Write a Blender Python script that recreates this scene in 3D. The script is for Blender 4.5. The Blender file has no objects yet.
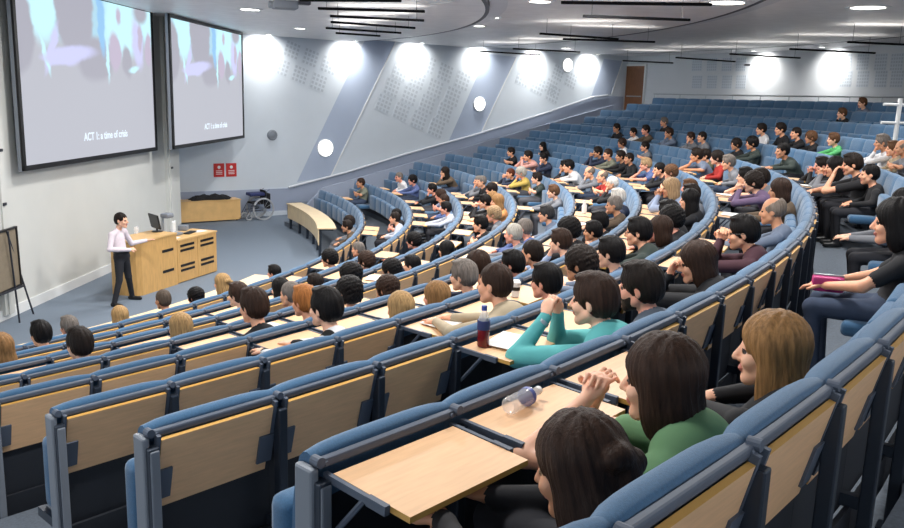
import bpy, bmesh, math, random
import numpy as np
from mathutils import Vector, Matrix, Euler
PI = math.pi
sc = bpy.context.scene
col = sc.collection
rnd = random.Random(7)

# ---------------- camera ----------------
CAMZ = 4.0
FPX, PITCH, ROLL = 834.4, 0.198, 0.031
cam_d = bpy.data.cameras.new('camera')
cam_d.sensor_width = 36.0
cam_d.lens = 36.0 * FPX / 904.0
cam_d.clip_start = 0.05
cam_d.clip_end = 200
cam = bpy.data.objects.new('camera', cam_d)
col.objects.link(cam)
_f = Vector((0, math.cos(PITCH), -math.sin(PITCH)))
_r0 = Vector((1, 0, 0))
_u0 = Vector((0, math.sin(PITCH), math.cos(PITCH)))
_r = _r0 * math.cos(ROLL) + _u0 * math.sin(ROLL)
_u = _u0 * math.cos(ROLL) - _r0 * math.sin(ROLL)
cam.matrix_world = Matrix(((_r.x, _u.x, -_f.x, 0), (_r.y, _u.y, -_f.y, 0), (_r.z, _u.z, -_f.z, CAMZ), (0, 0, 0, 1)))
sc.camera = cam

# ---------------- world and exposure ----------------
w = bpy.data.worlds.new('world')
w.use_nodes = True
w.node_tree.nodes['Background'].inputs[0].default_value = (0.86, 0.93, 1.0, 1)
w.node_tree.nodes['Background'].inputs[1].default_value = 2.1
sc.world = w
sc.view_settings.view_transform = 'Standard'
sc.view_settings.look = 'None'
sc.view_settings.exposure = 0.1
sc.view_settings.gamma = 1.0
sc.view_settings.use_curve_mapping = False

def area_light(name, loc, size, power, color=(1, .97, .93), rot=(0, 0, 0), size_y=None):
    l = bpy.data.lights.new(name, 'AREA')
    l.energy = power
    l.size = size
    l.color = color
    if size_y:
        l.shape = 'RECTANGLE'; l.size_y = size_y
    o = bpy.data.objects.new(name, l)
    o.location = loc
    o.rotation_euler = rot
    col.objects.link(o)
    return o
# big recessed luminaires of the ceiling

# ---------------- camera ray helper: where a sight line meets a surface ----------------
def ray(px, py):
    d = _f + _r * ((px - 452) / FPX) + _u * ((264 - py) / FPX)
    return d
def at_z(px, py, z):
    d = ray(px, py)
    return Vector((0, 0, CAMZ)) + d * ((z - CAMZ) / d.z)
def at_plane(px, py, a, b):
    d = ray(px, py)
    n = Vector((-(b[1] - a[1]), b[0] - a[0]))
    t = (n.x * a[0] + n.y * a[1]) / (n.x * d.x + n.y * d.y)
    return Vector((0, 0, CAMZ)) + d * t
def to_px(p):
    v = Vector(p) - Vector((0, 0, CAMZ))
    z = v.dot(_f)
    if z < .1: return None
    return (452 + FPX * v.dot(_r) / z, 264 - FPX * v.dot(_u) / z, z)

# ---------------- materials ----------------
def srgb(r, g, b):
    f = lambda c: (c / 255 / 12.92) if c / 255 <= .04045 else ((c / 255 + .055) / 1.055) ** 2.4
    return (f(r), f(g), f(b), 1)
def mat(name, c, rough=.6, metal=0, noise=0, nscale=30, bump=0, bscale=80, emit=None, estr=1, trans=0, coat=0, alpha=1, stretch=None, coord='Object', sheen=0):
    m = bpy.data.materials.new(name)
    m.use_nodes = True
    nt = m.node_tree
    b = nt.nodes['Principled BSDF']
    b.inputs['Base Color'].default_value = c
    b.inputs['Roughness'].default_value = rough
    b.inputs['Metallic'].default_value = metal
    b.inputs['Transmission Weight'].default_value = trans
    b.inputs['Coat Weight'].default_value = coat
    b.inputs['Sheen Weight'].default_value = sheen
    if emit:
        b.inputs['Emission Color'].default_value = emit
        b.inputs['Emission Strength'].default_value = estr
    if noise or bump:
        tc = nt.nodes.new('ShaderNodeTexCoord')
        mp = nt.nodes.new('ShaderNodeMapping')
        if stretch: mp.inputs['Scale'].default_value = stretch
        nt.links.new(tc.outputs[coord], mp.inputs[0])
    if noise:
        n = nt.nodes.new('ShaderNodeTexNoise')
        n.inputs['Scale'].default_value = nscale
        n.inputs['Detail'].default_value = 4
        nt.links.new(mp.outputs[0], n.inputs['Vector'])
        r = nt.nodes.new('ShaderNodeValToRGB')
        r.color_ramp.elements[0].position = .3
        r.color_ramp.elements[1].position = .7
        r.color_ramp.elements[0].color = tuple(x * (1 - noise) for x in c[:3]) + (1,)
        r.color_ramp.elements[1].color = tuple(min(1, x * (1 + noise)) for x in c[:3]) + (1,)
        nt.links.new(n.outputs['Fac'], r.inputs[0])
        nt.links.new(r.outputs[0], b.inputs['Base Color'])
    if bump:
        n2 = nt.nodes.new('ShaderNodeTexNoise')
        n2.inputs['Scale'].default_value = bscale
        nt.links.new(mp.outputs[0], n2.inputs['Vector'])
        bp = nt.nodes.new('ShaderNodeBump')
        bp.inputs['Strength'].default_value = bump
        bp.inputs['Distance'].default_value = .01
        nt.links.new(n2.outputs['Fac'], bp.inputs['Height'])
        nt.links.new(bp.outputs[0], b.inputs['Normal'])
    return m
M = {}
M['fabric'] = mat('blue_wool_fabric', srgb(56, 97, 132), .9, noise=.12, nscale=140, bump=.15, bscale=500, sheen=.3)
M['fabric_dark'] = mat('blue_seat_fabric', srgb(62, 88, 118), .9, noise=.15, nscale=60, bump=.15, bscale=400)
M['steel'] = mat('grey_painted_steel', srgb(84, 93, 108), .6, .05)
M['steel_dark'] = mat('dark_grey_bracket_steel', srgb(52, 60, 72), .4, .35)
M['endpost'] = mat('light_grey_end_post', srgb(128, 134, 143), .5, .1)
M['shell'] = mat('black_seat_shell', srgb(34, 38, 46), .6)
M['wood'] = mat('beech_veneer', srgb(230, 186, 142), .45, noise=.07, nscale=7, stretch=(9, 1.0, 9))
M['wood_edge'] = mat('beech_edge_lipping', srgb(214, 164, 84), .6)
M['podium'] = mat('podium_oak', srgb(206, 162, 100), .4, noise=.1, nscale=4, stretch=(6, 6, 1))
M['podium_edge'] = mat('podium_top_oak', srgb(222, 180, 120), .35, noise=.08, nscale=4)
M['desk'] = mat('front_desk_beech', srgb(232, 208, 168), .4, noise=.06, nscale=4)
M['carpet'] = mat('blue_grey_carpet', srgb(112, 124, 138), .95, noise=.12, nscale=90, bump=.2, bscale=300)
M['carpet_step'] = mat('dark_grey_carpet', srgb(104, 113, 124), .95, noise=.15, nscale=60, bump=.2, bscale=300)
M['nosing'] = mat('pale_step_nosing', srgb(168, 174, 178), .6)
M['wall'] = mat('pale_blue_wall', srgb(206, 214, 222), .7, noise=.015, nscale=2)
M['wall_screen'] = mat('off_white_screen_wall', srgb(206, 207, 203), .6, noise=.03, nscale=1.2)
M['stripe'] = mat('grey_blue_stripe', srgb(172, 184, 204), .7)
M['dado'] = mat('blue_grey_dado', srgb(158, 168, 188), .7)
M['wall_back'] = mat('white_back_wall', srgb(214, 218, 222), .7)
M['ceiling'] = mat('grey_ceiling', srgb(226, 224, 224), .42, .0, noise=.06, nscale=3)
M['ceiling_shade'] = mat('ceiling_painted_shadow', srgb(40, 42, 50), .5)
M['ceiling_lip'] = mat('ceiling_lip_white', srgb(205, 205, 208), .4)
M['black'] = mat('black_satin', srgb(22, 23, 26), .4)
M['frame'] = mat('screen_black_border', srgb(12, 12, 14), .5)
M['chrome'] = mat('steel_rail', srgb(170, 176, 182), .3, .7)
M['white'] = mat('white_paint', srgb(228, 230, 230), .5)
M['perf'] = mat('perforation_grey', srgb(184, 192, 201), .8)
M['bar'] = mat('matt_black_bar', srgb(16, 16, 18), .95)
M['bar'].node_tree.nodes['Principled BSDF'].inputs['Specular IOR Level'].default_value = .1
M['rail_white'] = mat('pale_handrail', srgb(206, 210, 216), .4)
M['paper'] = mat('white_paper', srgb(238, 238, 234), .7)
def screen_image(name, l, h):
    m = bpy.data.materials.new(name); m.use_nodes = True; nt = m.node_tree; N = nt.nodes; Lk = nt.links
    b = N['Principled BSDF']; b.inputs['Base Color'].default_value = (0, 0, 0, 1); b.inputs['Roughness'].default_value = .9
    tc = N.new('ShaderNodeTexCoord'); mp = N.new('ShaderNodeMapping'); mp.inputs['Scale'].default_value = (1 / l, 1 / h, 0); Lk.new(tc.outputs['Object'], mp.inputs[0])
    ns = N.new('ShaderNodeTexNoise'); ns.inputs['Scale'].default_value = 7; ns.inputs['Detail'].default_value = 3; Lk.new(mp.outputs[0], ns.inputs['Vector'])
    v1 = N.new('ShaderNodeVectorMath'); v1.operation = 'MULTIPLY_ADD'; v1.inputs[1].default_value = (.06, .06, 0); Lk.new(ns.outputs['Color'], v1.inputs[0]); Lk.new(mp.outputs[0], v1.inputs[2])
    prev = None; cur = srgb(184, 186, 196)
    for cx, cy, rx, ry, rot, c, soft in SHAPES:
        q = N.new('ShaderNodeMapping'); q.vector_type = 'TEXTURE'; q.inputs['Location'].default_value = (cx + .03, cy + .03, 0); q.inputs['Rotation'].default_value = (0, 0, rot); q.inputs['Scale'].default_value = (rx, ry, 1)
        Lk.new(v1.outputs[0], q.inputs[0])
        ln = N.new('ShaderNodeVectorMath'); ln.operation = 'LENGTH'; Lk.new(q.outputs[0], ln.inputs[0])
        mr = N.new('ShaderNodeMapRange'); mr.interpolation_type = 'SMOOTHSTEP'; mr.inputs['From Min'].default_value = 1 + soft; mr.inputs['From Max'].default_value = 1 - soft; Lk.new(ln.outputs['Value'], mr.inputs['Value'])
        mx = N.new('ShaderNodeMix'); mx.data_type = 'RGBA'; mx.inputs[6].default_value = cur if prev is None else cur; mx.inputs[7].default_value = srgb(*c); Lk.new(mr.outputs[0], mx.inputs[0])
        if prev is not None: Lk.new(prev, mx.inputs[6])
        prev = mx.outputs[2]
    Lk.new(prev, b.inputs['Emission Color']); b.inputs['Emission Strength'].default_value = 1.05
    return m
CY_, GR_, LI_, MA_, BL_ = (200, 244, 255), (170, 170, 182), (204, 206, 244), (192, 182, 202), (150, 196, 236)
SHAPES = [(.5, 1.02, .62, .30, 0, (176, 214, 232), .25), (.14, .93, .10, .24, .1, CY_, .25), (.74, .88, .17, .22, 0, CY_, .3), (.97, .95, .07, .2, 0, CY_, .3), (.0, .74, .10, .24, 0, GR_, .12), (.36, .93, .135, .30, 0, GR_, .1),
          (.5, .62, .14, .14, 0, GR_, .2), (.2, .66, .022, .14, -.3, LI_, .4), (.16, .62, .012, .10, .25, CY_, .5), (.33, .64, .17, .045, .16, LI_, .35), (.25, .6, .1, .03, 0, LI_, .5), (.555, .86, .028, .2, .05, BL_, .3), (.595, .63, .012, .13, 0, CY_, .5),
          (.66, .68, .05, .13, 0, MA_, .2), (.76, .62, .045, .11, 0, GR_, .25), (.865, .76, .045, .17, .1, LI_, .35), (.885, .8, .02, .1, 0, MA_, .4), (.965, .72, .03, .12, 0, MA_, .25), (.82, .57, .05, .02, .4, CY_, .5), (.7, .92, .02, .05, 0, MA_, .5), (.9, .97, .06, .06, 0, GR_, .4)]
M['lamp'] = mat('lamp_glow', (1, 1, 1, 1), .5, emit=(1, .99, .96, 1), estr=3.0)
M['lamp_hot'] = mat('downlight_glow', (1, 1, 1, 1), .5, emit=(1, .97, .9, 1), estr=7.0)
M['door'] = mat('brown_door', srgb(124, 82, 52), .45, noise=.15, nscale=4, stretch=(6, 6, 1))
M['red'] = mat('red_sign', srgb(190, 40, 36), .5)
M['board'] = mat('brown_display_board', srgb(128, 116, 98), .8, noise=.08, nscale=12)
M['scr_base'] = mat('projected_grey', (0, 0, 0, 1), .9, emit=srgb(186, 188, 200), estr=.92)
M['scr_dark'] = mat('projected_shade', (0, 0, 0, 1), .9, emit=srgb(176, 172, 182), estr=.9)
M['scr_pink'] = mat('projected_mauve', (0, 0, 0, 1), .9, emit=srgb(196, 184, 200), estr=.95)
M['scr_cyan'] = mat('projected_cyan', (0, 0, 0, 1), .9, emit=srgb(205, 246, 255), estr=1.0)
M['scr_blue'] = mat('projected_blue', (0, 0, 0, 1), .9, emit=srgb(160, 200, 240), estr=1.0)
M['scr_lilac'] = mat('projected_lilac', (0, 0, 0, 1), .9, emit=srgb(206, 208, 246), estr=1.0)
M['scr_text'] = mat('projected_text', (0, 0, 0, 1), .9, emit=srgb(228, 242, 255), estr=1.1)
M['glass'] = mat('clear_bottle_plastic', (.97, .98, 1, 1), .06, trans=1.0)
M['glass'].node_tree.nodes['Principled BSDF'].inputs['Transmission Weight'].default_value = 0
M['glass'].node_tree.nodes['Principled BSDF'].inputs['Alpha'].default_value = .28
M['red_drink'] = mat('red_drink', srgb(120, 22, 30), .15, trans=.2)
M['blue_cap'] = mat('blue_label_plastic', srgb(62, 78, 150), .4)
M['pink'] = mat('pink_leather', srgb(176, 40, 110), .5)
M['tyre'] = mat('grey_tyre', srgb(168, 170, 174), .6)
M['blue_cloth'] = mat('navy_cushion', srgb(44, 52, 96), .8)
M['black_cloth'] = mat('black_cloth', srgb(20, 20, 24), .9, bump=.3, bscale=60)
M['metal_dark'] = mat('dark_tripod_metal', srgb(60, 62, 70), .4, .4)
M['screen_glow'] = mat('monitor_dark', srgb(24, 28, 36), .15)

# ---------------- object helpers ----------------
def link(o, parent=None):
    col.objects.link(o)
    if parent is not None: o.parent = parent
    return o
def tag(o, label=None, cat=None, group=None, kind=None):
    if label: o['label'] = label
    if cat: o['category'] = cat
    if group: o['group'] = group
    if kind: o['kind'] = kind
    return o
def empty(name, loc=(0, 0, 0), rz=0, label=None, cat=None, group=None):
    o = bpy.data.objects.new(name, None)
    o.location = loc
    o.rotation_euler = (0, 0, rz)
    o.empty_display_size = .1
    link(o)
    return tag(o, label, cat, group)
def structure(o):
    o['kind'] = 'structure'
    return o
class MB:
    """collects shapes in one bmesh"""
    def __init__(s): s.bm = bmesh.new(); s.mi = 0
    def _v(s, pts, T=None):
        return [s.bm.verts.new((T @ Vector(p)) if T else p) for p in pts]
    def face(s, vs):
        try:
            f = s.bm.faces.new(vs); f.material_index = s.mi; return f
        except ValueError: return None
    def box(s, c, d, rz=0, T=None, bev=0, seg=2):
        t = Matrix.Translation(c) @ Matrix.Rotation(rz, 4, 'Z')
        if T: t = T @ t
        x, y, z = d[0] / 2, d[1] / 2, d[2] / 2
        v = s._v([(-x, -y, -z), (x, -y, -z), (x, y, -z), (-x, y, -z), (-x, -y, z), (x, -y, z), (x, y, z), (-x, y, z)], t)
        fs = [s.face([v[i] for i in q]) for q in ((0, 3, 2, 1), (4, 5, 6, 7), (0, 1, 5, 4), (1, 2, 6, 5), (2, 3, 7, 6), (3, 0, 4, 7))]
        if bev:
            es = set(e for f in fs for e in f.edges)
            r = bmesh.ops.bevel(s.bm, geom=list(es), offset=bev, segments=seg, affect='EDGES', profile=.5)
            for f in r['faces']: f.material_index = s.mi
        return s
    def cyl(s, a, b, r, r2=None, n=12, caps=True):
        a, b = Vector(a), Vector(b); r2 = r if r2 is None else r2
        d = (b - a).normalized()
        t = Vector((0, 0, 1)) if abs(d.z) < .9 else Vector((1, 0, 0))
        u = d.cross(t).normalized(); w_ = d.cross(u)
        A = s._v([a + (u * math.cos(2 * PI * i / n) + w_ * math.sin(2 * PI * i / n)) * r for i in range(n)])
        B = s._v([b + (u * math.cos(2 * PI * i / n) + w_ * math.sin(2 * PI * i / n)) * r2 for i in range(n)])
        for i in range(n): s.face([A[i], B[i], B[(i + 1) % n], A[(i + 1) % n]])
        if caps: s.face(A); s.face(list(reversed(B)))
        return s
    def tube(s, pts, r, n=8):
        pts = [Vector(p) for p in pts]; rings = []
        for i, p in enumerate(pts):
            d = (pts[min(i + 1, len(pts) - 1)] - pts[max(i - 1, 0)]).normalized()
            t = Vector((0, 0, 1)) if abs(d.z) < .95 else Vector((1, 0, 0))
            u = d.cross(t).normalized(); w_ = d.cross(u)
            rings.append(s._v([p + (u * math.cos(2 * PI * k / n) + w_ * math.sin(2 * PI * k / n)) * r for k in range(n)]))
        for A, B in zip(rings, rings[1:]):
            for k in range(n): s.face([A[k], B[k], B[(k + 1) % n], A[(k + 1) % n]])
        s.face(rings[0]); s.face(list(reversed(rings[-1])))
        return s
    def lathe(s, prof, c=(0, 0, 0), n=20, T=None):
        rings = []
        for (r, z) in prof:
            rings.append(s._v([(c[0] + r * math.cos(2 * PI * k / n), c[1] + r * math.sin(2 * PI * k / n), c[2] + z) for k in range(n)], T))
        for A, B in zip(rings, rings[1:]):
            for k in range(n): s.face([A[k], A[(k + 1) % n], B[(k + 1) % n], B[k]])
        s.face(list(reversed(rings[0]))); s.face(rings[-1])
        return s
    def prism(s, poly, h, T=None):
        """polygon in local xy, extruded along local z by h"""
        A = s._v([(p[0], p[1], 0) for p in poly], T); B = s._v([(p[0], p[1], h) for p in poly], T)
        s.face(list(reversed(A))); s.face(B)
        for i in range(len(poly)):
            j = (i + 1) % len(poly); s.face([A[i], A[j], B[j], B[i]])
        return s
    def ring(s, c, r0, r1, a0, a1, z0, z1, n=40):
        """solid sector of a ring"""
        P = []
        for i in range(n + 1):
            a = a0 + (a1 - a0) * i / n; ca, sa = math.cos(a), math.sin(a)
            P.append(s._v([(c[0] + r0 * ca, c[1] + r0 * sa, z0), (c[0] + r1 * ca, c[1] + r1 * sa, z0), (c[0] + r1 * ca, c[1] + r1 * sa, z1), (c[0] + r0 * ca, c[1] + r0 * sa, z1)]))
        for A, B in zip(P, P[1:]):
            for k in range(4): s.face([A[k], A[(k + 1) % 4], B[(k + 1) % 4], B[k]])
        s.face(P[0]); s.face(list(reversed(P[-1])))
        return s
    def mesh(s, name, mats, smooth=False):
        me = bpy.data.meshes.new(name)
        bmesh.ops.recalc_face_normals(s.bm, faces=s.bm.faces)
        s.bm.to_mesh(me); s.bm.free()
        for m in (mats if isinstance(mats, (list, tuple)) else [mats]): me.materials.append(m)
        if smooth:
            me.polygons.foreach_set('use_smooth', [True] * len(me.polygons))
            try: me.set_sharp_from_angle(angle=math.radians(40))
            except Exception: pass
        return me
    def build(s, name, mats, parent=None, smooth=False, loc=None):
        o = bpy.data.objects.new(name, s.mesh(name, mats, smooth))
        if loc is not None: o.location = loc
        return link(o, parent)
def copy_tree(o, parent=None):
    c = o.copy(); col.objects.link(c); c.parent = parent
    for ch in o.children:
        copy_tree(ch, c)
    return c
ONES = 'zeroth first second third fourth fifth sixth seventh eighth ninth tenth eleventh twelfth thirteenth fourteenth fifteenth sixteenth seventeenth eighteenth nineteenth'.split()
def ordinal(n):
    if n < 20: return ONES[n]
    t = {2: ('twentieth', 'twenty'), 3: ('thirtieth', 'thirty'), 4: ('fortieth', 'forty'), 5: ('fiftieth', 'fifty'), 6: ('sixtieth', 'sixty')}[n // 10]
    return t[0] if n % 10 == 0 else t[1] + '-' + ONES[n % 10]

# ---------------- geometry of the raked rows ----------------
CX, CY = -16.96, 17.64
TH0 = math.radians(-42.45)       # near aisle end of every row
TH1 = math.radians(30.95)        # far aisle end
SW = 0.61                        # seat width along the row
HB = 1.0                         # seat back height over its platform
def row_r(k): return 13.861 + 1.088 * k
def row_top(k): return CAMZ - 3.1411 + .27264 * k - .00128 * k * k
def row_floor(k): return row_top(k) - HB
def seat_theta(k, n): return TH0 + (n * SW + S0.get(k, 0)) / row_r(k)
def n_seats(k): return int(((TH1 - TH0) * row_r(k) - S0.get(k, 0)) / SW)
W0, W1 = Vector((-8.54, 25.22)), Vector((7.16, 36.82))     # far side wall line
WD = (W1 - W0).normalized()
WN = Vector((WD.y, -WD.x))                                  # into the room
CEIL = CAMZ + 1.93
S0 = {8: -.13, 7: -.10, 6: -.02, 5: .04, 9: -.85}   # where each row starts at the near aisle, metres along the arc
def ceil_z(p):
    r = math.hypot(p[0] - CX, p[1] - CY)
    return CEIL - .23 if r < 17.5 else CEIL - .13 if r < 22.35 else CEIL - .06 if r < 28.8 else CEIL
PEOPLE = "1,4,-0.21,0.01,0.29,gy,gr,73,325;1,5,-0.08,-0.01,0.29,bl,pk,120,315;1,6,0.11,0.06,0.35,gb,bk,160,298;1,7,0.19,-0.02,0.29,bk,bk,197,295;1,8,0.26,0.06,0.32,bl,gr,224,281;1,11,-0.43,-0.04,0.29,bk,bk,275,271;1,19,-0.23,0.01,0.28,dk,br,349,225;2,2,0.42,0.06,0.31,bk,wh,42,332;2,11,0.18,0.04,0.28,bk,bk,333,257;2,13,0.13,-0.01,0.28,gy,nv,360,248;2,19,0.16,0.03,0.28,dk,lt,397,217;2,30,0.36,0.09,0.28,db,gg,363,182;3,1,0.13,0.06,0.3,lb,tn,4,347;3,6,-0.34,0.07,0.36,db,wh,239,292;3,7,-0.21,0.01,0.29,bk,bk,283,287;3,8,-0.02,-0.06,0.28,dk,bk,318,282;3,10,0.18,0.01,0.28,db,bk,368,260;3,13,0.46,-0,0.29,bk,bk,415,240;3,20,0.3,0.03,0.28,bk,lt,448,207;3,23,-0.38,0.03,0.38,db,bl,442,199;3,24,0.24,0.03,0.41,db,lb,437,194;3,26,0.42,0.03,0.36,bk,bk,431,188;3,30,0.2,0.03,0.35,bk,bl,411,179;3,32,-0.33,0.03,0.43,gy,wh,399,176;4,1,0.49,0.04,0.3,dk,nv,81,342;4,3,0.08,-0.01,0.29,bl,gr,184,325;4,5,0.44,0.04,0.3,gy,bk,295,292;4,7,0.17,0.06,0.29,bk,bk,355,274;4,9,-0.42,-0.02,0.29,bk,wh,393,268;4,10,-0.46,-0.08,0.28,bk,gr,415,265;4,11,0.38,-0.04,0.28,bk,bk,447,249;4,15,-0.15,0.06,0.32,bk,bk,482,222;4,17,0.17,0.03,0.34,fb,gr,493,213;4,19,0.63,0.09,0.28,lb,or,501,200;4,20,0.38,0.03,0.7,bk,bk,480,200;4,21,0.29,0.03,0.47,lb,gr,491,197;4,24,0.29,0.03,0.29,dk,rd,493,188;4,26,0.6,0.07,0.3,gy,bk,483,180;4,27,0.36,0.03,0.39,gy,gr,476,180;4,31,0.42,0.03,0.61,dk,br,444,171;5,3,0.1,0.12,0.37,db,bk,252,303;5,4,0.03,0.06,0.34,gi,nv,304,299;5,5,-0.04,0.04,0.3,bk,wh,350,290;5,6,-0.09,-0.03,0.29,db,bk,387,287;5,11,0.57,0.06,0.35,gw,gr,512,232;5,12,0.48,0.06,0.29,gy,bl,527,227;5,15,0.48,0.05,0.28,dg,gb,550,212;5,21,0.39,0.03,0.33,br,gr,553,190;5,26,-0.03,0.03,0.3,dk,dg,538,177;5,28,0.09,0.03,0.47,gw,ye,520,172;5,29,0.19,-0.04,0.72,rb,nv,504,172;6,3,0,0.06,0.36,bk,st,328,308;6,4,0.19,-0.08,0.29,bl,gr,400,310;6,5,0.1,-0.06,0.29,lb,gr,448,293;6,6,-0.14,0.05,0.37,gy,bk,455,268;6,7,-0.32,0.06,0.47,db,nv,481,260;6,8,-0.57,0.01,0.38,bk,bk,509,260;6,9,-0.82,0.04,0.32,dk,bk,532,252;6,10,-0.37,0.04,0.28,db,lb,565,240;6,11,-0.14,0.06,0.44,bk,bk,570,228;6,12,0,-0.03,0.28,bk,bk,596,229;6,13,-0.24,0.03,0.28,bk,bk,603,220;6,16,-0.44,0.06,0.36,gy,br,613,203;6,17,0.27,0.06,0.29,wh,nv,621,196;6,22,-0.23,0.03,0.31,wh,bk,613,182;6,24,0.24,0.03,0.29,ba,rd,604,175;6,26,-0.27,0.03,0.49,ba,gr,587,171;6,28,0.01,0.05,0.56,bk,wh,571,165;6,29,-0.24,0.01,0.72,bk,bk,560,165;6,33,-0.27,0.03,0.43,bk,nv,543,157;6,34,-0.06,0.03,0.72,dk,pk,524,155;6,37,0.04,0.01,0.36,dk,bk,510,151;7,4,0.36,0.06,0.5,db,tn,489,279;7,5,0.2,0.01,0.29,bk,gr,550,279;7,6,0.29,0.04,0.29,dk,gr,587,262;7,7,0.41,0.04,0.28,bk,gb,617,250;7,9,0.48,0.06,0.46,bk,dg,638,228;7,10,0.24,0.03,0.39,db,bk,655,227;7,11,0.3,0.06,0.3,bk,bk,675,217;7,12,0.27,0.06,0.47,bk,bk,668,210;7,15,-0.25,0.06,0.37,bk,bk,687,198;7,16,0.15,0.06,0.33,dk,gr,692,192;7,17,0.33,0.06,0.63,fb,lb,671,186;7,18,0.09,0.03,0.37,br,gr,687,186;7,23,-0.02,0.03,0.31,br,bl,672,171;7,24,0.08,0.03,0.42,bk,bk,660,168;7,26,0.18,0.03,0.53,fb,bl,642,163;7,29,0.34,0.02,0.28,dk,bk,631,147;7,30,0.36,0.03,0.32,dk,bk,621,155;7,31,0.44,0.03,0.45,db,gg,607,153;7,33,-0.38,0.03,0.54,dk,nv,594,151;7,39,0.11,-0.09,0.51,bk,bk,539,146;8,3,0.34,0.05,0.29,db,tl,605,297;8,4,0.07,0.03,0.29,dk,bg,650,284;8,6,0.23,0.04,0.29,db,bk,714,254;8,8,0.5,0.04,0.28,bk,mr,756,231;8,11,-0.21,0.06,0.4,ba,gb,767,208;8,15,-0.4,0.06,0.38,db,br,777,188;8,17,0.43,0,0.59,dk,pu,753,180;8,18,0.18,0.03,0.43,dk,gr,762,176;8,19,0.29,-0.01,0.72,bk,bk,737,174;8,24,-0.39,0.03,0.42,gy,gr,730,161;8,26,-0.08,0.02,0.32,dk,rd,718,146;8,27,-0.32,0.03,0.67,dk,gb,694,154;8,28,-0.57,0.01,0.34,dk,ol,704,154;8,34,0.08,-0.06,0.37,dk,gr,643,146;8,37,-0.45,-0.05,0.36,db,wh,620,142;9,1,0.2,-0.1,0.36,db,bk,583,460;9,2,0.22,-0.06,0.43,db,gn,667,380;9,3,0.34,-0.06,0.33,lb,bk,772,345;9,8,-0.06,0.1,0.36,bk,bk,895,217;9,12,0.2,-0,0.4,bk,gr,896,200;9,18,0.09,0.0,0.32,bk,bk,872,158;9,19,-0.16,0.02,0.36,dk,bk,861,168;9,20,-0.31,0.01,0.72,bk,gr,826,165;9,22,-0.19,-0.05,0.72,dk,bk,810,163;9,26,-0.05,0.03,0.65,bk,dg,779,149;9,30,0.42,0.03,0.33,bk,dg,752,142;9,32,0.1,-0.05,0.36,dk,bk,733,143;9,35,0.25,0.02,0.35,dk,gr,701,136;9,36,0.46,-0.02,0.36,db,gr,688,136;9,38,0.41,0.03,0.36,db,gb,668,132;9,41,-0.33,0.05,0.29,dk,br,647,129;9,42,-0.01,-0.05,0.36,dk,wh,631,131;9,44,-0.44,0.03,0.36,dk,bk,615,127;10,22,0.47,-0.01,0.37,ba,gr,899,146;10,23,0.22,-0.07,0.38,br,tn,888,148;10,24,-0.02,0.03,0.36,gy,wh,881,141;10,28,-0.05,-0.03,0.36,br,gn,831,138;10,30,-0.17,-0.09,0.36,br,bk,808,138;10,31,0.03,0.01,0.37,dk,bk,794,132;10,32,0.29,0.07,0.28,dk,bk,783,128;10,34,-0.11,0.03,0.36,dk,wh,761,128;10,43,-0.43,0.02,0.36,gy,bk,663,121;12,38,-0.49,-0.03,0.35,br,bk,841,112;13,41,-0.42,-0,0.29,br,gb,863,102;2,20,0.16,0.03,0.28,bk,bk,403,212;1,20,-0.23,0.01,0.28,dk,gr,354,221"
# ================= STRUCTURE =================
def circle_wall_theta(r, inset=0.0):
    """angle at which a circle about the stage meets the far wall"""
    lo, hi = 0.2, 1.3
    for _ in range(50):
        m = (lo + hi) / 2
        p = Vector((CX + r * math.cos(m), CY + r * math.sin(m)))
        if (p - W0).dot(WN) > inset: lo = m
        else: hi = m
    return lo
AISLE0 = TH0 - .13
# stage floor
mb = MB()
mb.box((-2.5, 17, -.1), (17, 34, .2))
structure(mb.build('floor', M['carpet']))
# raked platforms
mb = MB(); nz = []
for k in range(1, 14):
    r0 = row_r(k - 1) + .09 if k > 1 else row_r(1) - .98
    r1 = row_r(k) + .09 if k < 13 else 31.2
    mb.ring((CX, CY), r0, r1, AISLE0 - .5, circle_wall_theta(r1) if k > 1 else TH1 + .02, -.3, row_floor(k), 60)
structure(mb.build('floor_raked_platforms', M['carpet_step']))
mb = MB()
for k in range(1, 14):
    r0 = row_r(k - 1) + .09 if k > 1 else row_r(1) - .98
    z = row_floor(k)
    mb.ring((CX, CY), r0 - .004, r0 + .05, AISLE0 - .5, TH0 - .012, z - .02, z + .006, 12)
    if k > 1:   # intermediate half step in the aisles
        zz = z - (row_floor(k) - row_floor(k - 1)) / 2
structure(mb.build('trim_step_nosings', M['nosing']))

# far side wall (diagonal), back wall (curved), screen wall
def wall_T(s, z, off=0.0):
    """frame on the far wall: local x along the wall, y up, z into the room"""
    p = W0 + WD * s + WN * off
    return Matrix(((WD.x, 0, WN.x, p.x), (WD.y, 0, WN.y, p.y), (0, 1, 0, z), (0, 0, 0, 1)))
def wall_sz(px, py):
    p = at_plane(px, py, W0, W1)
    return ((Vector((p.x, p.y)) - W0).dot(WD), p.z)
WL = (W1 - W0).length
mb = MB(); mb.box((WL / 2 - 2.5, 2.8, -.15), (WL + 6, 6.4, .3), T=wall_T(0, 0))
structure(mb.build('wall_far', M['wall']))
# back wall arc
ta = circle_wall_theta(31.0)
mb = MB(); mb.ring((CX, CY), 31.0, 31.3, -.45, ta + .01, 2.0, 6.2, 70)
structure(mb.build('wall_back', M['wall_back']))
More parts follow.
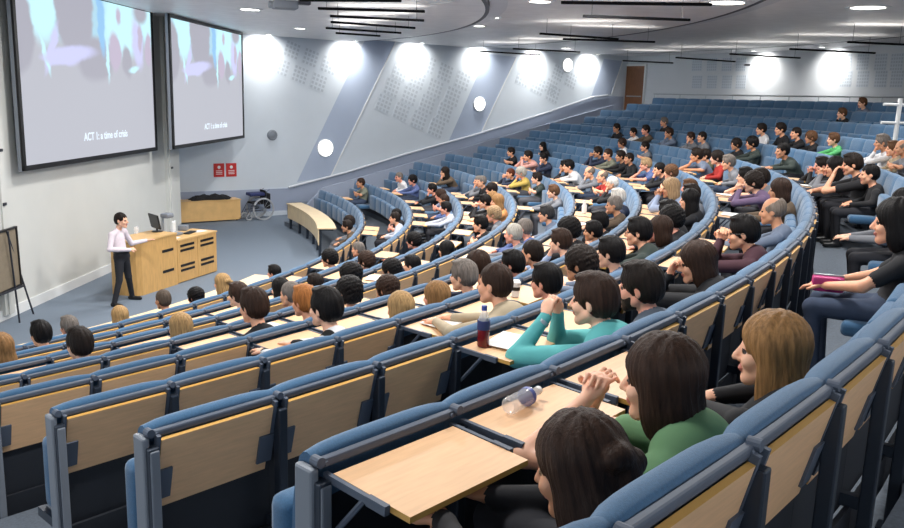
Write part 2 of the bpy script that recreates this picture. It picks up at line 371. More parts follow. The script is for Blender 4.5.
# diagonal stripes painted on the far wall
for pts in ([(366, 38), (396, 40), (330, 176), (297, 182)], [(487, 54), (516, 57), (480, 134), (448, 143)], [(604, 59), (622, 61), (611, 94), (590, 100)]):
    mb = MB(); mb.prism([wall_sz(*p) for p in pts], .006, wall_T(0, 0))
    structure(mb.build('wall_far_stripe', M['stripe']))
    e = [wall_sz(*pts[1]), wall_sz(*pts[2])]
    mb = MB(); mb.prism([e[0], (e[0][0] + .05, e[0][1]), (e[1][0] + .05, e[1][1]), e[1]], .02, wall_T(0, 0))
    structure(mb.build('trim_stripe_edge', M['white']))
# dado that follows the stairs
hr = [wall_sz(x, y) for x, y in ((287, 187), (345, 172), (400, 155), (475, 134), (543, 113), (590, 97), (606, 95))]
top = [(-3.5, hr[0][1])] + [(s, z - .04) for s, z in hr] + [(WL, hr[-1][1] - .04)]
mb = MB(); mb.prism([(-3.5, -.2)] + [(WL, -.2)] + list(reversed(top)), .03, wall_T(0, 0))
structure(mb.build('wall_far_dado', M['dado']))
mb = MB()
mb.box((1.5, .07, .045), (9.5, .14, .03), T=wall_T(0, 0))
structure(mb.build('baseboard_far', M['wall']))
# handrail
ht = empty('handrail', (0, 0, 0), 0, 'long steel handrail climbing the far side wall beside the stairs', 'handrail')
pts3 = []
for s, z in hr:
    p = W0 + WD * s + WN * .11; pts3.append((p.x, p.y, z))
MB().tube(pts3, .036).build('rail', M['rail_white'], ht, True)
for i in range(len(pts3) - 1):
    a, b = Vector(pts3[i]), Vector(pts3[i + 1]); m_ = a.lerp(b, .12)
    q = m_ - Vector((WN.x, WN.y, 0)) * .11
    MB().tube([m_, m_ + Vector((0, 0, -.07)), q + Vector((0, 0, -.07))], .012).build('bracket', M['chrome'], ht)
# low side wall between the stairs and the far row ends
mb = MB(); dr = Vector((math.cos(TH1 + .022), math.sin(TH1 + .022)))
ra, rb = row_r(1) - .25, row_r(12)
def _ptop(r): return row_floor((r - row_r(0)) / 1.088) + .92
pp_ = [(ra, .0), (rb, .0), (rb, _ptop(rb)), (ra + .5, _ptop(ra + .5)), (ra, _ptop(ra) - .35)]
mb.prism(pp_, .10, Matrix(((dr.x, 0, dr.y, CX), (dr.y, 0, -dr.x, CY), (0, 1, 0, 0), (0, 0, 0, 1))))
structure(mb.build('wall_stair_side', M['dado']))
# screen wall
SA = Vector((-7.75, 12.0)); SD = Vector((math.cos(math.radians(87.55)), math.sin(math.radians(87.55)))); SN = Vector((SD.y, -SD.x))
def scr_T(s, z, off):
    p = SA + SD * s + SN * off
    return Matrix(((SD.x, 0, SN.x, p.x), (SD.y, 0, SN.y, p.y), (0, 1, 0, z), (0, 0, 0, 1)))
SLEN = 22.2 - 12.0
mb = MB(); mb.box((SLEN / 2 - 3, 3, -.2), (SLEN + 6, 6.2, .4), T=scr_T(0, 0, 0))
structure(mb.build('wall_screens', M['wall_screen']))
mb = MB(); mb.box((SLEN / 2 - 3, .09, .015), (SLEN + 6, .18, .03), T=scr_T(0, 0, 0))
structure(mb.build('baseboard_screens', M['white']))
for s0, w_ in ((1.9, .28), (9.35, .34)):
    mb = MB(); mb.box((s0, 2.95, .045), (w_, 5.7, .09), T=scr_T(0, 0, 0)); mb.box((s0, 2.95, .1), (w_ * .45, 5.7, .04), T=scr_T(0, 0, 0))
    structure(mb.build('column_screen_wall', M['wall_screen']))
    for z in (2.0, 2.9, 3.8, 4.8):
        mb = MB(); mb.box((s0, z, .13), (.09, .05, .03), T=scr_T(0, 0, 0), bev=.006)
        structure(mb.build('trim_column_clip', M['metal_dark']))
# back parts of the room that close it
mb = MB(); mb.box((-8.9, 24.0, 2.9), (.2, 5.0, 6.2)); structure(mb.build('wall_recess', M['wall']))

# ceiling: concentric plates, each a little higher than the one nearer the stage
def ceil_ring(name, r0, r1, z):
    mb = MB(); mb.ring((CX, CY), r0, r1, -1.2, 1.25, z, z + .12, 80)
    return structure(mb.build(name, M['ceiling']))
ceil_ring('ceiling_stage', .5, 17.5, CEIL - .23)
ceil_ring('ceiling_front', 17.5, 22.35, CEIL - .13)
ceil_ring('ceiling_middle', 22.35, 28.8, CEIL - .06)
ceil_ring('ceiling_rear', 28.8, 32.5, CEIL)
for r, z, hgt in ((17.5, CEIL - .235, .105), (22.35, CEIL - .135, .075), (28.8, CEIL - .065, .065)):
    mb = MB(); mb.ring((CX, CY), r - .03, r + .05, -1.2, 1.2, z + .0, z + hgt, 80)
    structure(mb.build('trim_ceiling_shadow', M['ceiling_shade']))  # dark ring painted as the shadow where the plates step
    mb = MB(); mb.ring((CX, CY), r + .06, r + .40, -1.2, 1.2, z + hgt - .025, z + hgt + .0, 80)
    structure(mb.build('trim_ceiling_lip', M['ceiling_lip']))
mb = MB(); mb.box((2, 16, CEIL + .32), (42, 50, .1)); structure(mb.build('ceiling_slab', M['ceiling']))

# ---- screens ----
def screen(name, label, cor, protr):
    """cor: px corners tl,tr,br,bl; protr: scale towards the camera"""
    P = []
    for px, py in cor:
        q = at_plane(px, py, SA, SA + SD)
        q = Vector((0, 0, CAMZ)) + (q - Vector((0, 0, CAMZ))) * protr
        P.append(q)
    tl, tr, br, bl = P
    zt = max(tl.z, tr.z); zb = (bl.z + br.z) / 2
    a = Vector((bl.x, bl.y)); b = Vector((br.x, br.y)); L = (b - a).length
    d = (b - a) / L; n = Vector((d.y, -d.x))
    T = Matrix(((d.x, 0, n.x, a.x), (d.y, 0, n.y, a.y), (0, 1, 0, zb), (0, 0, 0, 1)))
    H = zt - zb
    e = empty(name, (a.x, a.y, zb), 0, label, 'projection screen', 'projection screens above the stage')
    Ti = Matrix.Translation(-Vector((a.x, a.y, zb))) @ T
    mb = MB(); mb.box((L / 2, H / 2, -.05), (L + .02, H + .02, .06), T=Ti); mb.build('screen_casing', M['endpost'], e)
    f = .085
    mb = MB()
    for c_, d_ in (((L / 2, f / 2, 0), (L, f, .04)), ((L / 2, H - f / 2, 0), (L, f, .04)), ((f / 2, H / 2, 0), (f, H, .04)), ((L - f / 2, H / 2, 0), (f, H, .04))):
        mb.box(c_, d_, T=Ti)
    mb.build('screen_border', M['frame'], e)
    l, h = L - 2 * f, H - 2 * f
    mb = MB(); mb.box((l / 2, h / 2, -.01), (l, h, .012)); img = mb.build('projected_image', screen_image('projected_picture', l, h), e)
    img.matrix_local = Ti @ Matrix.Translation((f, f, 0)); Ti = Matrix.Translation((-f, -f, 0))
    # the caption
    cu = bpy.data.curves.new('caption_text', 'FONT'); cu.body = 'ACT 1: a time of crisis'
    cu.offset = .004; cu.size = .22 * H / 3.3; cu.align_x = 'CENTER'; cu.extrude = .002
    t0 = bpy.data.objects.new('caption_curve', cu); link(t0)
    bpy.context.view_layer.update()
    me = bpy.data.meshes.new_from_object(t0.evaluated_get(bpy.context.evaluated_depsgraph_get()))
    bpy.data.objects.remove(t0)
    me.materials.clear(); me.materials.append(M['scr_text'])
    t = link(bpy.data.objects.new('caption', me), img)
    t.matrix_local = Ti @ Matrix.Translation((L * .555, H * .125, .002))
    tag(t, 'white caption on the projected picture')
    return e
screen('projection_screen', 'large projection screen, the nearer and bigger looking, above the presenter', [(8, -28), (152, 12), (157, 152), (23, 169)], .97)
screen('projection_screen', 'large projection screen farther off, beside the diagonal striped side wall', [(165, 17), (244, 33), (244, 139), (173, 148)], .92)

# ---- acoustic panels on the far wall (perforated squares) ----
def acoustic(T, size, label, group, n=4):
    h = MB(); h.box((0, 0, .004), (size, size, .008), T=T); h.mi = 1; st = size / n
    for i in range(n):
        for j in range(n):
            h.box((-size / 2 + st * (i + .5), -size / 2 + st * (j + .5), .009), (st * .6, st * .6, .003), T=T)
    tag(h.build('acoustic_panel', [M['wall'], M['perf']]), label, 'acoustic panel', group)
def far_panels(origin, u, v, cells, where, size_px):
    for (i, j) in cells:
        px = origin[0] + u[0] * i + v[0] * j; py = origin[1] + u[1] * i + v[1] * j
        s, z = wall_sz(px, py)
        s2, z2 = wall_sz(px + u[0], py + u[1])
        ang = math.atan2(z2 - z, s2 - s)
        T = wall_T(s, z, 0) @ Matrix.Rotation(ang, 4, 'Z')
        acoustic(T, math.hypot(s2 - s, z2 - z) * .76, 'pale perforated square wall panel, %s in the %s slanted line, %s' % (ordinal(i + 1), ordinal(j + 1), where), 'perforated panels ' + where)
far_panels((292, 50), (18.5, 7.7), (-10.5, 17), [(0, 0), (1, 0), (2, 0), (0, 1), (1, 1), (2, 1)], 'beside the far screen', 1)
far_panels((428, 64.5), (17.2, 8.2), (-8, 16), [(0, 0), (1, 0), (2, 0)], 'above the big array', 1)
far_panels((400, 72), (17.5, 8.2), (-8, 15.8), [(i, j) for j in range(3) for i in range(4)], 'between first and second stripes', 1)
far_panels((523, 78), (15, 8), (-7, 14), [(0, 0), (1, 0), (2, 0)], 'lower line after second stripe', 1)
far_panels((558, 73), (13, 7.4), (-7, 14), [(0, 0), (1, 0), (0, 1)], 'upper line after second stripe', 1)
# panels on the curved back wall
def back_T(th, z, r=31.0):
    c, s = math.cos(th), math.sin(th)
    # x along the wall (towards smaller angle = right in view), y up, z into the room
    return Matrix(((s, 0, -c, CX + r * c), (-c, 0, -s, CY + r * s), (0, 1, 0, z), (0, 0, 0, 1)))
def back_at(px, py, r=31.0):
    d = ray(px, py); a = d.x ** 2 + d.y ** 2; b = -(d.x * CX + d.y * CY); c = CX * CX + CY * CY - r * r
    t = (-b + math.sqrt(b * b - a * c)) / a
    p = Vector((0, 0, CAMZ)) + d * t
    return math.atan2(p.y - CY, p.x - CX), p.z
for wname, xs, ys in (('left of the bright patches', (697, 712, 727, 741), (64.5, 82)), ('right of the bright patches', (846, 863, 881, 897), (62, 79))):
    for j, py in enumerate(ys):
        for i, px in enumerate(xs):
            th, z = back_at(px, py)
            acoustic(back_T(th, z), .5, 'white perforated square panel on back wall, %s in %s line %s' % (ordinal(i + 1), ('upper', 'lower')[j], wname), 'perforated panels on the back wall ' + wname, 5)

# ---- door in the back corner ----
th, _ = back_at(636, 80); thl, _ = back_at(627, 80)
dw = abs(th - thl) * 31 * 2
zf = row_floor(13)
d_ = empty('door_1', (0, 0, 0)); d_['kind'] = 'structure'
T = back_T(th, zf + 1.16)
mb = MB(); mb.box((0, 0, .04), (dw, 2.32, .06), T=T); structure(mb.build('door_panel', M['door'], d_))
mb = MB()
mb.box((-dw / 2 - .04, 0, .05), (.08, 2.4, .1), T=T); mb.box((dw / 2 + .04, 0, .05), (.08, 2.4, .1), T=T); mb.box((0, 1.2, .05), (dw + .16, .08, .1), T=T)
structure(mb.build('door_frame', M['white'], d_))
mb = MB(); mb.box((0, -.1, .09), (dw * .8, .05, .04), T=T, bev=.01); structure(mb.build('door_push_bar', M['chrome'], d_))

# ---- round wall lamps, speaker, signs ----
def on_far(name, px, py, prof, m, label, cat, group=None, off=.0):
    s, z = wall_sz(px, py)
    T = wall_T(s, z, off)
    mb = MB(); mb.lathe(prof, T=T, n=28)
    return tag(mb.build(name, m, None, True), label, cat, group)
for px, py, r, wh in ((325, 148, .27, 'on the first grey stripe beside the far screen'), (479, 104, .25, 'halfway up the stairs, middle of the three'), (567, 65, .25, 'high up nearest the back corner door')):
    s, z = wall_sz(px, py)
    l_ = empty('wall_lamp', (0, 0, 0), 0, 'round glowing white wall lamp ' + wh, 'wall lamp', 'round lamps on the side wall')
    T = wall_T(s, z, 0)
    mb = MB(); mb.lathe([(r + .03, 0), (r + .03, .04), (r + .015, .05), (r, .05)], T=T, n=28); mb.build('lamp_ring', M['white'], l_, True)
    mb = MB(); mb.lathe([(r, .03), (r, .06), (r * .85, .1), (r * .5, .125), (.01, .13)], T=T, n=28); mb.build('diffuser', M['lamp'], l_, True)
on_far('wall_speaker', 272, 135, [(.17, 0), (.17, .04), (.13, .07), (.12, .06), (.05, .075), (.01, .08)], M['endpost'], 'small round grey loudspeaker disc on the side wall', 'speaker')
s, z = wall_sz(225, 170)
for i, dx in enumerate((-.2, .2)):
    T = wall_T(s + dx, z, 0)
    g = MB(); g.box((0, 0, .01), (.34, .42, .02), T=T)
    g = tag(g.build('safety_sign', M['red']), ('left' if i == 0 else 'right') + ' one of two small red safety signs on the wall', 'sign', 'two red safety signs')
    q = MB(); q.lathe([(.05, 0), (.05, .004), (.001, .004)], T=T @ Matrix.Translation((0, .09, .02)), n=12)
    for zz in (-.02, -.07, -.12): q.box((0, zz, .022), (.2, .018, .004), T=T)
    q.build('sign_pictogram', M['white'], g)

# ---- ceiling lamps ----
def disc(loc, r, power):
    l = area_light('ceiling_luminaire_light', loc, r * 2, power, (1, .98, .95)); l.data.shape = 'DISK'
# the same lamps over the rest of the hall, above and behind the picture
for x, y in ((-4.4, 13.0), (-3.6, 8.5), (-.6, 10.6), (1.6, 6.4), (4.6, 9.8), (2.4, 14.6), (7.6, 10.8), (-1.2, 3.4), (5.0, 4.2), (9.4, 15.4), (-.5, 15.8)):
    zc = ceil_z((x, y)); disc((x, y, zc - .03), .3, {6.4: 130, 3.4: 100, 4.2: 50, 8.5: 160, 15.4: 45, 9.8: 105, 10.8: 65, 14.6: 130}.get(y, 170))
    g_ = MB(); g_.lathe([(.40, 0), (.40, -.015), (.32, -.02), (.31, -.006), (.001, -.006)], n=20)
    g_ = g_.build('ceiling_downlight', M['white'], None, True, (x, y, zc)); tag(g_, 'round recessed ceiling light above the picture', 'ceiling light', 'ceiling lights outside the picture')
# bright wash along the walls: small downlights close to the wall
def spot(loc, target, power, size=1.5, blend=1.0, radius=.06, color=(1, .98, .94)):
    l = bpy.data.lights.new('downlight_beam', 'SPOT'); l.energy = power; l.spot_size = size; l.spot_blend = blend; l.shadow_soft_size = radius; l.color = color
    o = bpy.data.objects.new('downlight_beam', l); o.location = loc
    o.rotation_euler = (Vector(target) - Vector(loc)).to_track_quat('-Z', 'Y').to_euler(); col.objects.link(o)
def downlight(p, label, zc, r=.11, group=None):
    e = empty('ceiling_downlight', (p[0], p[1], zc), 0, label, 'ceiling light', group)
    MB().lathe([(r * 1.35, 0), (r * 1.35, -.015), (r * 1.05, -.02), (r, -.006)], n=20).build('trim_ring', M['white'], e, True)
    MB().lathe([(r, -.004), (r, -.014), (.005, -.014)], n=20).build('lamp_glass', M['lamp_hot'], e, True)
for i, px in enumerate((262, 347, 413, 477, 533, 588)):
    s, _ = wall_sz(px, 60)
    p = W0 + WD * s + WN * .55
    r_ = math.hypot(p.x - CX, p.y - CY)
    zc = ceil_z(p)
    q = W0 + WD * s
    spot((p.x, p.y, zc - .03), (q.x, q.y, zc - .7), 260, 2.4)
    downlight(p, 'small wall washing downlight, %s from the far screen along the side wall' % ordinal(i + 1), zc, .09, 'downlights washing the side wall')
for i, px in enumerate((764, 834)):
    th, _ = back_at(px, 70)
    p = Vector((CX + 30.4 * math.cos(th), CY + 30.4 * math.sin(th)))
    q = (CX + 31 * math.cos(th), CY + 31 * math.sin(th), CEIL - 1.0)
    spot((p.x, p.y, CEIL - .03), q, 260, 2.4)
    downlight(p, 'wall washing downlight at the back wall, %s bright patch' % ('left' if i == 0 else 'right'), CEIL, .09, 'downlights washing the back wall')
for px, py, r, wh in ((868, 7, .3, 'glaring, at the upper right of the ceiling'), (490, 17, .2, 'beside the round ceiling edge, the nearer'), (478, 25.5, .17, 'beside the round ceiling edge, the farther'),
                      (727, 2, .3, 'bright, at the end of a black ceiling bar'), (250, 9, .2, 'over the stage by the projector'), (300, 28, .14, 'near the far screen over the aisle'), (540, 1, .2, 'faint, at the top edge of the ceiling'),
                      (566, 48, .16, 'beyond the crossing black bars'), (818, 53, .16, 'in front of the back wall')):
    zc = ceil_z(at_z(px, py, CEIL - .1))
    q = at_z(px, py, zc)
    downlight(q, 'round recessed ceiling light, ' + wh, zc, r, 'recessed ceiling lights')
    disc((q.x, q.y, zc - .03), r, {868: 50, 727: 70, 490: 110, 478: 110, 250: 170, 540: 100, 300: 60, 566: 60, 818: 35}[px])
# black hanging bars
bars = [(318, 8.4, 425, 11.5), (330, 16, 424, 20.6), (331, 22, 415, 28), (326, 28, 401, 33), (336, 33, 380, 36), (300, 0, 401, .5), (561, 2.5, 712, 4.5), (583, 16, 690, 20), (540, 33.6, 618, 39), (563, 39, 655, 42),
        (513, 48.7, 580, 52), (478, 51, 540, 55), (623, 60.7, 673, 63), (676, 57.6, 735, 61.6), (730, 54, 800, 58), (790, 49, 875, 53), (848, 42, 904, 44.6)]
for i, (x0, y0, x1, y1) in enumerate(bars):
    zb = CAMZ + 1.46
    a, b = at_z(x0, y0, zb), at_z(x1, y1, zb)
    m_ = (a + b) / 2; L = (b - a).length; rz = math.atan2(b.y - a.y, b.x - a.x)
    wh = ('top of the stack of bars left of the round ceiling edge' if i == 0 else '')
    desc = ['longest of the bars left of the round ceiling edge', 'second in the stack left of the round edge', 'third in the stack left of the round edge', 'fourth in the stack left of the round edge', 'short lowest one in the stack left of the round edge',
            'cut by the top of the picture, left', 'long one ending at a bright lamp', 'middle of the ceiling below the long one', 'left of the two overlapping bars in mid ceiling', 'right of the two overlapping bars in mid ceiling',
            'in front of the side wall top, right of a pair', 'in front of the side wall top, left of a pair', 'above the brown door', 'first right of the door at the back wall', 'second right of the door at the back wall', 'third right of the door at the back wall', 'at the right end of the back wall'][i]
    e = empty('lighting_bar', m_, rz, 'thin black hanging light bar, ' + desc, 'light bar', 'black bars hanging from the ceiling')
    MB().box((0, 0, 0), (L, .07, .045), bev=.008).build('bar', M['bar'], e)
    # upward lamp added along each bar to brighten the ceiling
    ul = area_light('added_uplight', (m_.x, m_.y, m_.z + .03), L * .9, 7, (1, .96, .9), (PI, 0, -rz), .05)
    for sx in (-.42, .42):
        MB().cyl((sx * L, 0, .02), (sx * L, 0, .40), .004, n=6).build('hanger_wire', M['black'], e)
# projector cluster over the stage
q = at_z(285, 5, CAMZ + 1.45)
e = empty('ceiling_projector', q, math.radians(200), 'small projector on a ceiling bracket at the top, right of the far screen', 'projector')
MB().box((0, 0, 0), (.42, .34, .14), bev=.03).build('housing', M['endpost'], e, True)
MB().cyl((.2, -.05, 0), (.27, -.05, 0), .06, n=20).build('lens', M['chrome'], e, True)
MB().cyl((0, 0, .05), (0, 0, .3), .02).build('ceiling_pole', M['black'], e)
MB().box((-.3, .2, .05), (.2, .16, .1), bev=.02).build('junction_box', M['metal_dark'], e)
for px, py, lb in ((261, 20.5, 'dark little sensor box on the ceiling over the far screen'), (747, 65, 'small dome sensor above the back wall')):
    q = at_z(px, py, CEIL - .16 if px < 500 else CAMZ + 1.4)
    tag(MB().box(q, (.18, .18, .06), bev=.02).build('ceiling_sensor', M['metal_dark']), lb, 'sensor')

# rail along the top of the last row
e = empty('back_rail', (0, 0, 0), 0, 'thin steel rail running behind the topmost row of seats', 'handrail')
rr = 28.55; z = row_top(13) + .14
pts = [(CX + rr * math.cos(a), CY + rr * math.sin(a), z) for a in np.linspace(TH1 + .004, -.25, 60)]
MB().tube(pts, .02).build('rail', M['chrome'], e, True)
for a in np.linspace(TH1 + .002, -.25, 18):
    x, y = CX + rr * math.cos(a), CY + rr * math.sin(a)
    MB().cyl((x, y, row_floor(13)), (x, y, z), .016, n=8).build('post', M['chrome'], e, True)
# white post and guard rails at the right edge
th_g, _z = back_at(899, 110, 25.2)
P_ = Vector((CX + 25.2 * math.cos(th_g), CY + 25.2 * math.sin(th_g)))
e = empty('guard_rail', (P_.x, P_.y, row_floor(11)), 0, 'white post with two short rails at the right edge, top rows', 'guard rail')
hh = CAMZ + .22 - row_floor(11)
dv = Vector((_r.x, _r.y, 0))
MB().cyl((0, 0, 0), (0, 0, hh), .04, n=12).build('post', M['white'], e, True)
for zz in (hh - .12, hh - .45):
    MB().cyl(tuple(dv * -.3 + Vector((0, 0, zz))), tuple(dv * .8 + Vector((0, 0, zz))), .028, n=10).build('rail', M['white'], e, True)
# ================= PEOPLE TABLE =================
# row, seat from the near aisle, offset in seats, head height against the seat back, head distance from the back, hair, top
PP = []
for e_ in PEOPLE.split(';'):
    a = e_.split(',')
    PP.append((int(a[0]), int(a[1]), float(a[2]), float(a[3]), float(a[4]), a[5], a[6], int(a[7]), int(a[8])))
TAKEN = {(p[0], p[1]): p for p in PP}

# ================= SEATS =================
# local frame: x away from the stage, y along the row, z up from the platform; the back stands at x = 0
def cushion_mesh(dark):
    """padded back, scalloped at each seat border"""
    bm = bmesh.new()
    ny = 10; prof = [(-.13, .42), (-.135, .6), (-.125, .8), (-.098, .93), (-.078, .978), (-.056, .995), (-.033, 1.0), (-.012, .994), (.0, .98), (-.002, .965), (-.03, .955), (-.078, .6), (-.078, .42)]
    rows = []
    for j in range(ny + 1):
        y = -SW / 2 + SW * j / ny; u = abs(y) / (SW / 2)
        s = 1 - .02 * u ** 4; b = 1 - .22 * u ** 6
        rows.append([bm.verts.new((x * b if x < 0 else x, y, .42 + (z - .42) * s)) for x, z in prof])
    n = len(prof)
    for A, B in zip(rows, rows[1:]):
        for i in range(n): bm.faces.new([A[i], A[(i + 1) % n], B[(i + 1) % n], B[i]])
    bm.faces.new(rows[0]); bm.faces.new(list(reversed(rows[-1])))
    bmesh.ops.recalc_face_normals(bm, faces=bm.faces)
    me = bpy.data.meshes.new('backrest'); bm.to_mesh(me); bm.free()
    me.materials.append(M['fabric'])
    me.polygons.foreach_set('use_smooth', [True] * len(me.polygons))
    me.set_sharp_from_angle(angle=math.radians(50))
    return me
def mesh_of(f, name, m, smooth=False):
    mb = MB(); f(mb); return mb.mesh(name, m, smooth)
ME = {}
ME['backrest'] = cushion_mesh(False)
def _pad_up(mb): mb.box((-.20, 0, .57), (.12, SW - .035, .40), bev=.04, seg=3)
def _pad_dn(mb): mb.box((-.34, 0, .41), (.42, SW - .035, .10), bev=.035, seg=3)
ME['seat_up'] = mesh_of(_pad_up, 'seat_pad', M['fabric'], True)
ME['seat_down'] = mesh_of(_pad_dn, 'seat_pad', M['fabric'], True)
def _shell(mb):
    mb.box((-.065, 0, .62), (.03, SW - .004, .60)); mb.box((-.02, 0, .26), (.02, SW - .004, .16))
ME['shell'] = mesh_of(_shell, 'back_shell', M['shell'])
def _rail(mb):
    mb.box((.014, 0, .961), (.030, SW, .030), bev=.008)
    mb.cyl((.006, -SW / 2, .975), (.042, -SW / 2, .975), .017, n=12)
    for y in (-SW / 2 + .028, SW / 2 - .028): mb.cyl((.025, y, .962), (.036, y, .962), .008, n=8)
ME['rail'] = mesh_of(_rail, 'support_rail', M['steel'])
def _post(mb):
    mb.box((.04, -SW / 2, .46), (.05, .045, .92), bev=.006)
    mb.box((-.1, -SW / 2, .36), (.3, .035, .05))
    mb.box((.06, -SW / 2, .01), (.14, .09, .02))
ME['post'] = mesh_of(_post, 'post', M['steel_dark'])
TW, TH_, TT = .53, .325, .02
HINGE = {True: Matrix.Translation((.036, 0, .922)), False: Matrix.Translation((.040, 0, .952))}
def tablet_mesh(up):
    T = HINGE[up] @ Matrix.Rotation(math.radians(3 if up else 103), 4, 'Y')
    mb = MB(); mb.box((TH_ / 2 + .012, 0, 0), (TH_, TW, TT), T=T)
    for f in mb.bm.faces:
        n = f.normal; f.normal_update(); n = (T.to_3x3().inverted() @ f.normal)
        f.material_index = 0 if abs(n.z) > .7 else 1
    return mb.mesh('writing_tablet', [M['wood'], M['wood_edge']])
ME['tablet_up'] = tablet_mesh(True); ME['tablet_down'] = tablet_mesh(False)
def tab_arm(up, y):
    T = HINGE[up] @ Matrix.Rotation(math.radians(3 if up else 103), 4, 'Y')
    mb = MB(); s_ = 1 if y > 0 else -1
    mb.box((.11, y, 0), (.24, .016, .024), T=T)
    if up:
        mb.box((.22, y, 0), (.08, .02, .03), T=T)
        mb.cyl((.06, y, .74), (.20, y, .905), .010, n=6)
    else: mb.box((.22, y - s_ * .03, .014), (.14, .075, .012), T=T)
    return mb.mesh('tablet_bracket', M['steel'])
for u_ in (True, False):
    for y_ in (-1, 1): ME['arm', u_, y_] = tab_arm(u_, y_ * (TW / 2 + .012))
def _end(mb):
    mb.box((-.005, -SW / 2 - .018, .48), (.085, .03, .96), bev=.01)
    mb.box((.055, -SW / 2 - .0, .46), (.03, .04, .90), bev=.006)
ME['end'] = mesh_of(_end, 'end_panel', M['endpost'])

UP = {(8, 0), (8, 1), (8, 2), (7, 3), (7, 4), (6, 4), (5, 3), (6, 6), (5, 17)}
DOWN = {(8, 4), (8, 5), (7, 0), (7, 1), (7, 2), (6, 0), (6, 1), (6, 2), (6, 3)}
for p in PP:
    if p[0] > 1:
        th = seat_theta(p[0], p[1] + .5 + p[2])
        i = int(((th - TH0) * row_r(p[0] - 1) - S0.get(p[0] - 1, 0)) / SW)
        UP.add((p[0] - 1, i))
DOWN |= {(8, i_) for i_ in range(3, 18)}
UP -= DOWN
def seat_frame(k, i, f=0.0):
    th = seat_theta(k, i + .5 + f); r = row_r(k)
    return Vector((CX + r * math.cos(th), CY + r * math.sin(th), row_floor(k))), th
cands = []
for k in range(1, 14):
    for i in range(n_seats(k)):
        loc, th = seat_frame(k, i)
        vis = False
        for dz in (.4, 1.0):
            q = to_px(loc + Vector((0, 0, dz)))
            if q and -45 < q[0] < 950 and -20 < q[1] < 580: vis = True
        if (k == 9 and i < 5): vis = True
        if k >= 10 and i < 14: vis = False
        if vis: cands.append((loc.length if False else (loc - Vector((0, 0, CAMZ))).length, k, i))
cands.sort()
def side_words(k, i):
    n = n_seats(k)
    if i < n / 2: return ordinal(i + 1) + ' from near aisle'
    return ordinal(n - i) + ' from far aisle'
protos = {}
def make_seat(k, i):
    occ = (k, i) in TAKEN; up = (k, i) in UP
    key = (occ, up, i == 0)
    if key not in protos:
        e = empty('lecture_seat')
        parts = [('backrest', 'backrest'), ('seat_pad', 'seat_down' if occ else 'seat_up'), ('back_shell', 'shell'), ('support_rail', 'rail'), ('post', 'post'), ('writing_tablet', 'tablet_up' if up else 'tablet_down')]
        if i == 0: parts.append(('end_panel', 'end'))
        for nm, m in parts:
            o = bpy.data.objects.new(nm, ME[m]); link(o, e)
            if nm == 'writing_tablet':
                for y_ in (-1, 1): link(bpy.data.objects.new('tablet_bracket', ME['arm', up, y_]), o)
        protos[key] = e
    else:
        e = copy_tree(protos[key])
    loc, th = seat_frame(k, i)
    e.location = loc; e.rotation_euler = (0, 0, th)
    st = ('occupied' if occ else 'empty')
    tag(e, '%s blue seat, tablet %s, %s in %s row' % (st, 'raised' if up else 'hanging', side_words(k, i), ordinal(k)), 'lecture seat', 'tip-up lecture seats in curved rows')
    return e
for _, k, i in cands[:300]:
    make_seat(k, i)
rest = cands[300:]
# the farthest seats of the upper rows: one object
def join_far():
    src = {}
    verts, faces, mi = [], [], []
    mats = [M['fabric'], M['shell'], M['steel'], M['wood'], M['wood_edge']]
    names = [m.name for m in mats]
    off = 0
    for _, k, i in rest:
        loc, th = seat_frame(k, i)
        T = Matrix.Translation(loc) @ Matrix.Rotation(th, 4, 'Z')
        for m in ('backrest', 'seat_down' if (k, i) in TAKEN else 'seat_up', 'shell', 'rail', 'tablet_up' if (k, i) in UP else 'tablet_down'):
            me = ME[m]
            if m not in src:
                v = np.empty(len(me.vertices) * 3); me.vertices.foreach_get('co', v)
                src[m] = (v.reshape(-1, 3), [list(p.vertices) for p in me.polygons], [names.index(me.materials[p.material_index].name) for p in me.polygons])
            v, f, q = src[m]
            R = np.array(T.to_3x3()); t = np.array(T.translation)
            verts.append(v @ R.T + t); faces += [[a + off for a in ff] for ff in f]; mi += q; off += len(v)
    if not verts: return
    me = bpy.data.meshes.new('upper_row_seats'); me.from_pydata(np.concatenate(verts).tolist(), [], faces)
    for m in mats: me.materials.append(m)
    me.polygons.foreach_set('material_index', mi); me.polygons.foreach_set('use_smooth', [True] * len(mi)); me.set_sharp_from_angle(angle=math.radians(45))
    o = link(bpy.data.objects.new('upper_row_seats', me))
    tag(o, 'blue tip-up seats filling the farthest stretches of the upper rows', 'lecture seats', None, 'stuff')
join_far()
print('seats', len(cands), 'rest', len(rest))

# ---- curved front desks ----
def front_desk(a0, a1, label, r):
    z = .75
    th = (a0 + a1) / 2
    e = empty('front_desk', (CX + r * math.cos(th), CY + r * math.sin(th), 0), 0, label, 'desk', 'curved front desks')
    O = (CX - e.location.x, CY - e.location.y)
    MB().ring(O, r - .19, r + .27, a0, a1, z - .03, z, 30).build('desk_top', M['desk'], e)
    MB().ring(O, r - .17, r - .145, a0 + .004, a1 - .004, z - .44, z - .032, 30).build('front_panel', M['desk'], e)
    n = max(3, int((a1 - a0) * r / .85))
    for i in range(n + 1):
        a = a0 + .012 + (a1 - a0 - .024) * i / n
        g = MB(); c = (O[0] + (r - .12) * math.cos(a), O[1] + (r - .12) * math.sin(a)); g.box((c[0], c[1], z / 2 - .02), (.07, .09, z - .06), rz=a, bev=.005)
        g.box((O[0] + (r + .03) * math.cos(a), O[1] + (r + .03) * math.sin(a), z - .06), (.35, .04, .05), rz=a)
        g.build('leg', M['steel_dark'], e)
    return e
front_desk(math.radians(10.4), math.radians(30.2), 'curved beech front desk on dark legs, the far one', 14.06)
